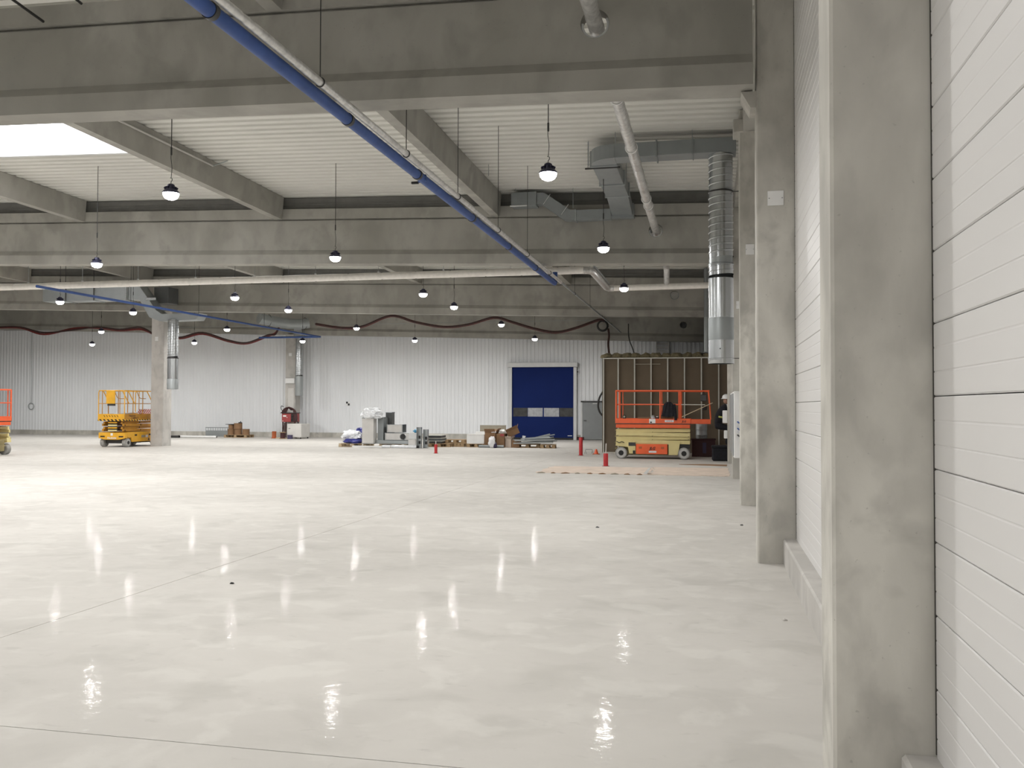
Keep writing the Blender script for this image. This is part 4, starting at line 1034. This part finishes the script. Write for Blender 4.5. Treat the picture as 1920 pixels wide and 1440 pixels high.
def drum(name, label, cat, loc, R, h, m, core='cardboard', fl=None, axis='z'):
    t = thing(name, label, cat, loc)
    fr = fl or m
    MB().lathe([(R, 0), (R, .03)], 20).build('flange', fr, t, smooth=True); MB().lathe([(R * .72, .03), (R * .72, h - .03)], 20).build('core', core, t, smooth=True); MB().lathe([(R, h - .03), (R, h)], 20).build('flange', fr, t, smooth=True)
    return t
drum('cable_drum', 'brown wooden cable drum left of the white cabinet', 'drum', (-21.18, 42.45, 0), .17, .34, 'wood', 'maroon')
t = thing('orange_bucket', 'small orange canister standing left of the red cabinet', 'canister', (-21.93, 43.0, 0))
MB().lathe([(.13, 0), (.14, .02), (.11, .04), (.11, .33), (.12, .34), (.09, .36)], 18).build('body', 'orange_dull', t, smooth=True); MB().lathe([(.115, .0), (.16, .005), (.16, .02)], 18).build('foot', 'orange_dull', t)
t = thing('violet_box', 'small violet box on the floor before the white cabinet', 'box', (-20.70, 42.3, 0)); MB().box(-.10, .10, -.1, .1, 0, .20, .008).build('body', 'violet', t); MB().box(-.104, .104, -.104, .104, .17, .205, .004).build('lid', 'violet', t)
o = MB().bar((-21.75, 42.85, .025), (-21.42, 42.9, .025), .05, .05).build('timber_offcut', 'wood_pale'); tag(o, 'short pale timber offcut between orange canister and drum', 'offcut')
o = MB().bar((-21.05, 42.5, .02), (-20.75, 42.45, .02), .06, .04).build('timber_offcut', 'wood_pale'); tag(o, 'short pale timber offcut before the violet box', 'offcut')

# ---- cardboard cable drums on a pallet
pal_m = {}
def pallet(label, loc, rz=0., sx=1.2, sy=.8, m='wood'):
    key = (sx, sy, m)
    if key not in pal_m:
        pal_m[key] = (MB().box(-sx / 2, sx / 2, -.05, .05, 0, .022).mesh('board', m), MB().box(-.05, .05, -sy / 2, sy / 2, 0, .022).mesh('board', m), MB().box(-.07, .07, -.05, .05, 0, .078).mesh('block', m))
    tb, cb, bl = pal_m[key]
    t = thing('pallet', label, 'pallet', loc, rz, group='wooden pallets')
    for k in range(5): inst(tb, 'board', t, (0, -sy / 2 + .05 + k * (sy - .10) / 4, .122))
    for x in (-sx / 2 + .07, 0, sx / 2 - .07): inst(cb, 'board', t, (x, 0, .100))
    for x in (-sx / 2 + .07, 0, sx / 2 - .07):
        for y in (-sy / 2 + .05, 0, sy / 2 - .05): inst(bl, 'block', t, (x, y, .022))
    for y in (-sy / 2 + .05, 0, sy / 2 - .05): inst(tb, 'board', t, (0, y, 0))
    return t
pallet('low pallet under the brown cardboard reels', (-24.3, 43.7, 0), 0, 1.3, .8)
def reel(label, x, y, z, R, h):
    t = thing('cardboard_reel', label, 'reel', (x, y, z), group='brown cardboard reels')
    MB().lathe([(R, 0), (R, .025), (R * .96, .03), (R * .96, h - .03), (R, h - .025), (R, h)], 22).build('drum', 'cardboard', t, smooth=True)
    MB().lathe([(R * .25, h), (R * .25, h + .004)], 16).build('bore', 'black', t)
reel('brown cardboard reel, left one on the low pallet', -24.68, 43.60, .144, .20, .30)
reel('brown cardboard reel, middle one on the low pallet', -24.27, 43.55, .144, .20, .30)
reel('brown cardboard reel, right one on the low pallet', -23.86, 43.62, .144, .20, .30)
reel('brown cardboard reel stacked on top of the others', -24.27, 43.55, .45, .22, .30)
reel('smaller reel stacked on the left cardboard reel', -24.70, 43.62, .45, .15, .22)
o = MB().box(-24.95, -24.50, 43.45, 43.75, .675, .70).build('flat_board', 'steel_dark'); tag(o, 'thin dark board on the smaller cardboard reel', 'board')
t = thing('black_clamp', 'small black clamp on top of the stacked reel', 'clamp', (-24.12, 43.5, .755)); MB().box(-.08, .08, -.05, .05, 0, .05).build('body', 'black', t); MB().cyl((.0, 0, .05), (.03, 0, .1), .02, n=8).build('knob', 'black', t)
# ---- pipes and trays along the wall
def trough(name, label, x0, x1, y, z, m, R=.05, cat='pipe'):
    t = thing(name, label, cat, ((x0 + x1) / 2, y, z)); h = (x1 - x0) / 2
    MB().tube([(-h, 0, R), (h, 0, R)], R, 12).build('tube', m, t, smooth=True); MB().tube([(h - .1, 0, R), (h, 0, R)], R * 1.12, 12).build('socket', m, t, smooth=True)
trough('plastic_pipe', 'long white plastic pipe on the floor behind the pillar', -28.3, -25.2, 42.9, 0, 'white')
trough('plastic_pipe', 'white plastic pipe on the floor nearer the cardboard reels', -26.9, -24.95, 42.6, 0, 'white')
trough('black_pipe', 'short black pipe lying left of the cardboard reels', -27.6, -26.9, 42.3, 0, 'black', .06)
t = thing('cable_tray', 'grey wire cable tray standing against the ribbed wall', 'cable tray', (-25.9, 44.7, 0))
MB().box(-.95, .95, -.02, .02, .0, .04).build('rail', 'galv_dull', t); MB().box(-.95, .95, -.02, .02, .46, .50).build('rail', 'galv_dull', t); MB().box(-.95, .95, 0, .015, .04, .32).build('side_sheet', 'galv_dull', t)
for k in range(14): MB().box(-.94 + .144 * k, -.925 + .144 * k, -.012, .012, .32, .46).build('wire', 'galv_dull', t)

# ================================================================== DUCT PARTS pile in the middle
_before = set(bpy.data.objects)
GY = 35.2
def blob(name, label, cat, loc, sx, sy, sz, m, seed, amp=.35, freq=1.8, parts=()):
    t = thing(name, label, cat, loc)
    bm = bmesh.new(); bmesh.ops.create_icosphere(bm, subdivisions=4, radius=1)
    for v in bm.verts:
        d = mnoise.noise(v.co * freq + Vector((seed, 0, 0))) + .5 * mnoise.noise(v.co * freq * 2.7 + Vector((seed, 3, 0))) + .3 * abs(mnoise.noise(v.co * freq * 6 + Vector((seed, 7, 0))))
        c = v.co * (1 + amp * d)
        v.co = Vector((c.x * sx, c.y * sy, max(0, (c.z * .5 + .45) * sz)))
    MB().bm(bm).build('body', m, t, smooth=True)
    return t
def duct_piece(label, x0, x1, y0, y1, z0, z1, axis='z', m='galv_dull', group='galvanised duct pieces', front=None):
    """open-ended rectangular duct length with end flanges"""
    cx, cy = (x0 + x1) / 2, (y0 + y1) / 2
    t = thing('duct_piece', label, 'duct piece', (cx, cy, z0), group=group)
    a, b_, h = (x1 - x0) / 2, (y1 - y0) / 2, z1 - z0; w = .012; fl = .03
    if axis == 'z':
        for q in ((-a, a, -b_, -b_ + w), (-a, a, b_ - w, b_), (-a, -a + w, -b_ + w, b_ - w), (a - w, a, -b_ + w, b_ - w)):
            MB().box(q[0], q[1], q[2], q[3], fl, h - fl).build('sheet', front if (front and q[2] == -b_ and q[0] == -a and q[1] == a) else m, t)
        for za, zb in ((0, fl), (h - fl, h)):
            mb = MB(); e = .012
            mb.box(-a - e, a + e, -b_ - e, -b_ + .02, za, zb); mb.box(-a - e, a + e, b_ - .02, b_ + e, za, zb); mb.box(-a - e, -a + .02, -b_ + .02, b_ - .02, za, zb); mb.box(a - .02, a + e, -b_ + .02, b_ - .02, za, zb)
            mb.build('flange', 'galv', t)
    else:
        for q in ((-b_, b_, 0, w), (-b_, b_, h - w, h), (-b_, -b_ + w, w, h - w), (b_ - w, b_, w, h - w)):
            MB().box(-a + fl, a - fl, q[0], q[1], q[2], q[3]).build('sheet', front if (front and q[0] == -b_ and q[3] > w and q[2] == w) else m, t)
        for xa, xb in ((-a, -a + fl), (a - fl, a)):
            mb = MB(); e = .012
            mb.box(xa, xb, -b_ - e, b_ + e, 0, .02); mb.box(xa, xb, -b_ - e, b_ + e, h - .02, h + e); mb.box(xa, xb, -b_ - e, -b_ + .02, .02, h - .02); mb.box(xa, xb, b_ - .02, b_ + e, .02, h - .02)
            mb.build('flange', 'galv', t)
    return t
pallet('pallet under the pile of duct parts, left end', (-14.55, GY + .1, 0), .0, 1.2, .9, 'wood_pale')
pallet('pallet under the pile of duct parts, right end', (-12.85, GY + .25, 0), .0, 1.2, .9, 'wood_pale')
o = MB().box(-14.45, -13.15, GY - .62, GY - .45, 0, .07, .006).build('white_profile', 'white'); tag(o, 'long white profile on the floor before the duct tower', 'profile')
t = thing('wrapped_profiles', 'white wrapped bundle of profiles on the floor before the flat ducts', 'bundle', (-12.40, GY - .55, 0))
MB().box(-.76, .72, -.16, .16, 0, .115, .03).build('wrap', 'plastic_film', t, smooth=True); MB().box(.70, .76, -.14, .14, .005, .10).build('end_cap', 'black', t); MB().box(-.4, -.35, -.165, .165, .0, .12, .01).build('strap', 'offwhite', t)
duct_piece('tall pale grey duct standing upright under the white plastic bag', -14.09, -13.60, GY - .45, GY - .08, .144, 1.20, m='offwhite', front='offwhite')
duct_piece('upright dark grey duct right of the tall pale one', -13.55, -13.30, GY - .1, GY + .4, .144, 1.22, m='duct_grey')
duct_piece('tallest dark upright duct at the back of the pile', -13.40, -13.13, GY + .42, GY + .75, 0, 1.43, m='duct_dark')
blob('plastic_bag', 'crumpled white plastic bag on top of the tall duct', 'bag', (-13.78, GY - .25, 1.16), .46, .36, .46, 'plastic_film', 3.0)
blob('plastic_bundle', 'white and blue crumpled plastic film heap left of the tall duct', 'film', (-14.62, GY - .05, .27), .46, .36, .42, 'plastic_film', 9.0, .45)
blob('plastic_bundle', 'blue crumpled plastic film under the white film heap', 'film', (-14.55, GY - .10, .144), .45, .38, .22, 'plastic_blue', 14.0, .3)
blob('plastic_bundle', 'dark blue film peak against the tall duct', 'film', (-14.36, GY - .0, .55), .16, .16, .24, 'plastic_blue', 21.0, .5)
duct_piece('long flat grey duct at the bottom of the pile', -13.55, -12.05, GY - .25, GY + .25, .144, .285, 'x', 'galv_dull')
t = duct_piece('horizontal grey duct with a round side opening', -13.20, -12.13, GY - .2, GY + .3, .30, .58, 'x', 'galv_dull', front='offwhite')
MB().cyl((.24, -.262, .14), (.24, -.252, .14), .115, n=24).build('opening', 'black', t)
MB().tube([(.24 + .125 * math.cos(a * PI / 12), -.265, .14 + .125 * math.sin(a * PI / 12)) for a in range(25)], .012, 6).build('rim', 'galv', t, smooth=True)
duct_piece('short grey duct with a pale front stacked on the horizontal duct', -13.15, -12.48, GY - .1, GY + .35, .60, .92, 'x', 'duct_grey', front='offwhite')
carton('pale grey carton at the right end of the duct pile', (-11.95, GY - .30, 0), 0, .30, .40, .34, 'offwhite')
carton('pale grey carton stacked on the other one beside the upright channels', (-11.93, GY - .25, .342), 0, .34, .40, .26, 'frame_white')
blob('cyan_cloth', 'light blue rag on top of the pale grey cartons', 'rag', (-11.80, GY - .25, .604), .15, .12, .16, 'cyan', 5.0, .4)
def channel(label, x, y, h, w=.19, d=.14):
    t = thing('steel_channel', label, 'channel', (x, y, 0), group='upright steel channels')
    MB().box(-w / 2, w / 2, 0, .012, 0, h).build('web', 'galv_dull', t)
    for s in (-1, 1): MB().box(min(s * w / 2, s * (w / 2 - .012)), max(s * w / 2, s * (w / 2 - .012)), -d, 0, 0, h).build('flange', 'galv', t)
    for z in (h * .45, h * .2): MB().box(-.05, .05, -.006, 0, z, z + .12).build('cutout', 'black', t)
channel('upright galvanised channel, left and taller of the two at the duct pile', -11.60, GY - .55, .84)
channel('upright galvanised channel, right of the two at the duct pile', -11.36, GY - .45, .75)
pallet('pallet under the dark flat sheets behind the right channel', (-11.15, GY + 1.0, 0), 0, .9, .8)
for k in range(3):
    t = thing('sheet_pack', 'dark wrapped sheet pack, %s of the pile behind the right channel' % ['lowest', 'middle', 'topmost'][k], 'sheet pack', (-11.30 - .03 * k, GY + 1.0, .146 + .115 * k))
    MB().box(-.30, .28, -.36, .36, 0, .10, .012).build('pack', 'steel_dark' if k != 1 else 'duct_dark', t); MB().box(-.31, .29, -.37, .37, .085, .108, .004).build('cover', 'stud', t)

for o_ in set(bpy.data.objects) - _before:
    if o_.parent is None: o_.location.x += .25

# ================================================================== CARTON pile left of the blue door
HY2 = 36.3
pallet('loose pallet stack end beside the white crate, left', (-10.66, HY2 + .2, 0), 0, .50, .8)
pallet('loose pallet beside the white crate, right', (-10.16, HY2 + .25, 0), 0, .44, .8)
pallet('upper pallet lying skewed on the loose pallets', (-10.40, HY2 + .3, .146), .12, .8, .7)
pallet('pallet under the white crate', (-9.38, HY2 + .1, 0), 0, .80, .8, 'wood')
t = thing('white_crate', 'plain white crate on a pallet left of the cardboard boxes', 'crate', (-9.40, HY2 + .05, .146))
MB().box(-.37, .37, -.36, .36, 0, .38, .008).build('body', 'white', t); MB().box(-.375, .375, -.365, .365, .36, .385, .004).build('lid', 'offwhite', t); MB().box(.36, .374, -.367, -.36, .02, .36).build('edge_strip', 'cardboard_pale', t)
o = MB().box(-9.60, -8.35, HY2 + .42, HY2 + .75, 0, .62, .01).build('white_board_stack', 'white'); tag(o, 'stack of white boards behind the cardboard boxes', 'boards')
t = thing('buff_panel', 'buff coloured panel standing on edge at the back of the carton pile', 'panel', (-8.93, HY2 + .80, 0))
MB().box(-.56, .56, -.02, .02, 0, .90, .004).build('panel', 'board_buff', t); MB().box(-.56, .56, -.026, -.02, .88, .90).build('edge', 'frame_white', t)
carton('larger brown cardboard box in the middle of the carton pile', (-8.77, HY2 - .1, .0), .0, .44, .55, .60, flaps=True)
carton('brown cardboard box with a dark red corner in the carton pile', (-8.36, HY2 - .05, .0), .0, .35, .55, .57)
o = MB().box(-8.36, -8.20, HY2 - .34, HY2 - .326, .46, .56).build('red_label', 'red_cabinet'); tag(o, 'dark red label on the right cardboard box', 'label')
blob('white_rag', 'white crumpled rag on the right cardboard box', 'rag', (-8.30, HY2 - .1, .575), .12, .12, .16, 'white', 31., .4)
blob('green_rag', 'pale green rag on the rim of the larger cardboard box', 'rag', (-8.62, HY2 - .35, .60), .10, .08, .07, 'sticker', 33., .4)
blob('printed_sack', 'white printed sack standing before the cardboard boxes', 'sack', (-8.60, HY2 - .75, 0), .14, .12, .50, 'sticker', 41., .25)
blob('violet_sack', 'violet plastic wrap beside the printed sack', 'wrap', (-8.50, HY2 - .72, 0), .09, .10, .26, 'violet', 44., .3)
t = thing('grey_roll', 'grey felt roll lying before the cardboard boxes', 'roll', (-8.68, HY2 - .52, 0))
MB().tube([(-.52, 0, .055), (.52, 0, .055)], .055, 16).build('roll', 'duct_grey', t, smooth=True); MB().cyl((-.525, 0, .055), (-.52, 0, .055), .02, n=10).build('core', 'cardboard', t)
carton('open brown carton lying tilted on the metal profiles', (-7.88, HY2 + .15, .50), .25, .50, .36, .24, flaps=True, tilt=(0, -.42))
carton('small brown carton before the tilted open carton', (-8.05, HY2 + .0, .0), .0, .24, .4, .34, 'cardboard_pale', flaps=True)
carton('low brown carton at the left end of the metal profiles', (-7.74, HY2 - .05, .0), .0, .32, .4, .30)
t = thing('blue_bag', 'light plastic bag behind the tilted open carton', 'bag', (-7.52, HY2 + .25, .24)); MB().prism([(-.04, 0), (.03, 0), (.10, .22), (-.02, .24)], 'y', -.06, .06).build('film', 'plastic_film', t)
pallet('pallet under the galvanised profiles, left', (-7.3, HY2 + .2, 0), .1, 1.0, .8)
pallet('pallet under the galvanised profiles, right', (-6.42, HY2 - .05, 0), .1, .60, .8)
random.seed(11)
od2 = ['first', 'second', 'third', 'fourth', 'fifth', 'sixth', 'seventh', 'eighth', 'ninth', 'tenth', 'eleventh', 'twelfth', 'thirteenth', 'fourteenth']
for k in range(14):
    lay = k // 5; q = k % 5
    yc = HY2 - .30 + .17 * q + .05 * lay; z = .165 + .085 * lay + .02 * (k % 2)
    xa = -7.78 + .12 * q + random.uniform(-.1, .1) + .12 * lay; xb = -6.20 + random.uniform(-.15, .12) - .06 * lay
    t = thing('metal_profile', 'galvanised U profile before the blue door, %s counted from the lowest at the front' % od2[k], 'profile', (0, 0, 0), group='galvanised profiles before the blue door')
    tz = .10 + .05 * lay; dv = random.uniform(-.22, .16)
    mb = MB(); mb.bar((xa, yc + .06 - dv, z + .0), (xb, yc - .08 + dv, z + .0 + tz * (.9 if q > 1 else .4)), .10, .006)
    mb.build('web', 'galv', t)
    for s in (-1, 1):
        MB().bar((xa, yc + .06 - dv + s * .05, z + .02), (xb, yc - .08 + dv + s * .05, z + .02 + tz * (.9 if q > 1 else .4)), .004, .045).build('lip', 'galv_dull', t)

# ================================================================== RED MARKER POSTS
def post(label, x, y, h, R, stick=0, lean=0.):
    t = thing('marker_post', label, 'post', (x, y, 0), group='red marker posts')
    MB().lathe([(R * 1.3, 0), (R * 1.3, .01), (R, .015), (R, h - .02), (R * .9, h)], 16).build('sleeve', 'red', t, smooth=True)
    if stick: MB().cyl((0, 0, h), (lean, 0, h + stick), .014, n=8).build('rod', 'offwhite', t)
    MB().lathe([(R * 1.6, 0), (R * 1.6, .006), (R * 1.2, .008)], 16).build('foot', 'maroon', t)
post('red marker post standing before the duct pile', -9.57, 31.06, .32, .055, .11)
post('tall red marker post before the blue door', -4.36, 31.04, .62, .065)
post('red marker post with a pale rod on the cardboard sheets', -2.90, 25.71, .36, .068, .28, .01)
t = thing('orange_cone', 'small orange cone piece on the floor at the partition corner', 'cone', (-3.95, 32.0, 0)); MB().box(-.12, .12, -.12, .12, 0, .02).build('base', 'orange_dull', t); MB().lathe([(.08, .02), (.03, .18)], 14).build('cone', 'orange', t, smooth=True)
t = thing('wire_trestle', 'little dark wire trestle left of the orange cone', 'trestle', (-4.22, 32.1, 0))
for x in (-.12, .12): MB().tube([(x - .03, 0, .008), (x, 0, .16), (x + .03, 0, .008)], .008, 6).build('leg', 'steel_dark', t)
MB().cyl((-.12, 0, .16), (.12, 0, .16), .008, n=6).build('bar', 'steel_dark', t)

# ================================================================== CARDBOARD SHEETS on the floor
def sheet(label, x0, x1, y0, y1, seed, z=.0, m='cardboard_pale', rag=.05):
    rnd = random.Random(seed); N = 28; ed = []
    for k in range(N): ed.append((x0 + (x1 - x0) * k / N, y0 + rnd.uniform(-rag, rag)))
    for k in range(10): ed.append((x1 + rnd.uniform(-.02, .02), y0 + (y1 - y0) * k / 10))
    for k in range(N): ed.append((x1 - (x1 - x0) * k / N, y1 + rnd.uniform(-rag * .4, rag * .4)))
    for k in range(10): ed.append((x0 + rnd.uniform(-.06, .06), y1 - (y1 - y0) * k / 10))
    t = tag(MB().prism(ed, 'z', z, z + .008).build('cardboard_sheet', m), label, 'cardboard', 'cardboard sheets on the floor')
    return t
sheet('flat pinkish cardboard sheet on the floor, left half with a ragged edge', -4.35, -1.52, 22.75, 25.3, 3)
sheet('flat pinkish cardboard sheet on the floor reaching the column', -1.50, .46, 22.65, 25.6, 5)
for k in range(9):
    x = -4.2 + .31 * k; rnd = random.Random(k); w = rnd.uniform(.05, .12)
    o = MB().prism([(-w, .0), (w * .9, .0), (w, .012), (w * .2, .032), (-w * .7, .02)], 'y', -.03, .03).build('torn_strip', 'cardboard' if k % 3 else 'board_buff', None, (x, 22.66, 0), rnd.uniform(-.5, .5))
    tag(o, 'curled torn cardboard scrap along the front edge of the left sheet, %s from the left' % od2[k], 'scrap', 'torn cardboard scraps')
t = thing('curled_flap', 'pale cardboard corner curling up where the two sheets meet', 'flap', (-1.55, 22.95, .008)); MB().prism([(-.10, 0), (.0, .0), (.08, .14), (.06, .15), (.01, .12)], 'y', -.12, .12).build('flap', 'frame_white', t)
o = MB().prism([(-.9, 26.9), (.45, 26.5), (.47, 27.1), (-.2, 27.2)], 'z', 0, .012).build('brown_paper', 'cardboard'); tag(o, 'dark brown paper strip lying by the fifth column', 'paper')

# ================================================================== WALL CABINET and boxes by the far columns
t = thing('wall_cabinet', 'long grey and white switch cabinet on the wall between the third and fourth columns', 'cabinet', (.46, 20.1, .68))
MB().box(-.01, .42, -1.65, 1.60, 0, 1.32, .012).build('body', 'white', t)
dr = MB().box(-.028, -.01, -1.60, 1.55, .04, 1.28, .004).build('door', 'door_grey', t)
MB().box(-.032, -.028, -.02, .0, .04, 1.28).build('seam', 'steel_dark', dr)
for k in range(3):
    MB().tube(spline([(.06, -1.66, .72 - .13 * k), (.11, -1.70, .68 - .13 * k), (.16, -1.68, .62 - .13 * k), (.12, -1.66, .55 - .13 * k)]), .014, 6).build('lead', 'blue_pipe' if k < 2 else 'cable', t, smooth=True)
MB().box(.05, .20, -1.665, -1.65, .50, .64).build('sticker', 'sticker', t)
for (z0, z1, x0, lab) in ((1.20, 1.58, .36, 'white junction box on the left face of the fifth column, upper'), (.74, .98, .40, 'white junction box on the left face of the fifth column, lower')):
    t = thing('junction_box', lab, 'junction box', (.498, 28.05, z0)); MB().box(x0 - .498, 0, -.12, .12, 0, z1 - z0, .01).build('housing', 'white', t); MB().box(x0 - .503, x0 - .498, -.10, .10, .02, z1 - z0 - .02).build('lid', 'frame_white', t)

# ================================================================== PERSON crouching on a black box behind the fifth column
t = thing('black_box', 'black covered box the crouching worker stands on', 'box', (.36, 29.2, 0))
MB().box(-.32, .40, -.30, .30, 0, .42, .05).build('body', 'black_cloth', t); MB().box(-.34, .42, -.32, .32, .40, .48, .03).build('cover', 'black_cloth', t)
pt = thing('person', 'crouching worker in dark clothes and white helmet, mostly hidden by the column', 'person', (.42, 29.1, .48))
V = [(-.22, 0, .66), (-.16, 0, .86), (-.04, 0, 1.08), (.03, 0, 1.22), (.045, 0, 1.31),                  # pelvis, waist, chest, collar, neck
     (-.20, -.11, .62), (.16, -.13, .52), (.06, -.13, .09), (.18, -.13, .035),                            # near leg: hip knee ankle toe
     (-.20, .11, .62), (.18, .13, .54), (.10, .13, .09), (.22, .13, .035),
     (.0, -.19, 1.17), (.06, -.24, .92), (.26, -.20, .88),                                               # near arm
     (.0, .19, 1.17), (.08, .25, .93), (.28, .18, .90)]
E_ = [(0, 1), (1, 2), (2, 3), (3, 4), (0, 5), (5, 6), (6, 7), (7, 8), (0, 9), (9, 10), (10, 11), (11, 12), (3, 13), (13, 14), (14, 15), (3, 16), (16, 17), (17, 18)]
R_ = [.17, .15, .16, .12, .055, .12, .075, .05, .045, .12, .075, .05, .045, .075, .05, .035, .075, .05, .035]
me = bpy.data.meshes.new('body'); me.from_pydata(V, E_, []); me.update()
bo = bpy.data.objects.new('body', me); COL.objects.link(bo); bo.parent = pt
me.materials.append(MATS['black_cloth'])
sk = bo.modifiers.new('skin', 'SKIN')
for i, sv in enumerate(me.skin_vertices[0].data):
    sv.radius = (R_[i], R_[i] * (1.0 if i > 4 else 1.1)); sv.use_root = (i == 0)
sk.use_smooth_shade = True
bo.modifiers.new('sub', 'SUBSURF').levels = 2; bo.modifiers['sub'].render_levels = 2
# head with face, hands with fingers
hd = bmesh.new(); bmesh.ops.create_uvsphere(hd, u_segments=20, v_segments=16, radius=1)
for v in hd.verts:
    c = v.co.copy(); x = c.x * .098; y = c.y * .076; z = c.z * .118
    if c.z < -.2: x += .012 * (1 if c.x > 0 else 0) - .01; y *= 1 - .22 * (-c.z - .2)
    if c.x > .85 and abs(c.y) < .25 and -.35 < c.z < .1: x += .018 * (1 - abs(c.y) / .25)
    v.co = Vector((x, y, z))
MB().bm(hd).build('head', 'skin', pt, (.075, 0, 1.42), smooth=True)
for s in (-1, 1):
    MB().cyl((.145, s * .034, 1.425), (.168, s * .034, 1.425), .011, n=8).build('eye', 'black', pt)
    MB().lathe([(.008, -.03), (.02, -.015), (.02, .015), (.008, .03)], 10).build('ear', 'skin', pt, (.07, s * .078, 1.415))
MB().tube([(.155, -.025, 1.36), (.166, 0, 1.358), (.155, .025, 1.36)], .006, 6).build('mouth', 'red_cabinet', pt)
MB().lathe([(.16, 0), (.155, .012), (.125, .015), (.122, .06), (.10, .11), (.05, .145), (.002, .152)], 22, caps=False).build('helmet', 'white', pt, (.06, 0, 1.455), smooth=True)
MB().box(.16, .24, -.07, .07, 1.455, 1.467, .004).build('helmet_peak', 'white', pt)
MB().lathe([(.10, .0), (.09, .05), (.06, .09)], 16, caps=False).build('collar', 'offwhite', pt, (.04, 0, 1.20), smooth=True)
MB().tube([(-.17, -.16, .90), (-.05, -.19, .88), (.08, -.14, .90)], .03, 8).build('belt_vest', 'hi_vis', pt, smooth=True)
for s in (-1, 1):
    hb = Vector((.27, s * .19, .89))
    MB().box(hb.x, hb.x + .085, hb.y - .042, hb.y + .042, hb.z - .014, hb.z + .014, .012).build('palm', 'skin', pt, smooth=True)
    for k, ln in enumerate((.068, .078, .072, .056)):
        yk = hb.y - .032 + .021 * k
        MB().tube([(hb.x + .075, yk, hb.z), (hb.x + .085 + ln * .4, yk, hb.z - .006), (hb.x + .085 + ln * .8, yk, hb.z - .028), (hb.x + .085 + ln * .9, yk, hb.z - .045)], [.0095, .009, .0085, .007], 8).build('finger', 'skin', pt, smooth=True)
    MB().tube([(hb.x + .02, hb.y - s * .038, hb.z), (hb.x + .055, hb.y - s * .066, hb.z - .012), (hb.x + .085, hb.y - s * .06, hb.z - .03)], [.011, .010, .008], 8).build('thumb', 'skin', pt, smooth=True)

# ================================================================== SMALL DEBRIS on the floor
def crumb(label, x, y, s, m, seed):
    bm = bmesh.new(); bmesh.ops.create_icosphere(bm, subdivisions=2, radius=1)
    for v in bm.verts:
        c = v.co * (1 + .5 * mnoise.noise(v.co * 1.7 + Vector((seed, 0, 0)))); v.co = Vector((c.x * s, c.y * s * .7, max(0, (c.z + .5) * s * .5)))
    tag(MB().bm(bm).build('debris', m, None, (x, y, 0)), label, 'debris', 'floor debris')
crumb('pale crumb of mortar on the floor left of the kerb', .57, 7.55, .022, 'concrete_pale', 1.)
crumb('dark crumb on the pale floor at the left', -4.45, 7.9, .022, 'black', 2.)
crumb('small dark crumb before the third wall column', .43, 13.4, .025, 'steel_dark', 3.)
crumb('small dark crumb in the middle of the floor right of centre', -1.55, 12.7, .022, 'steel_dark', 4.)
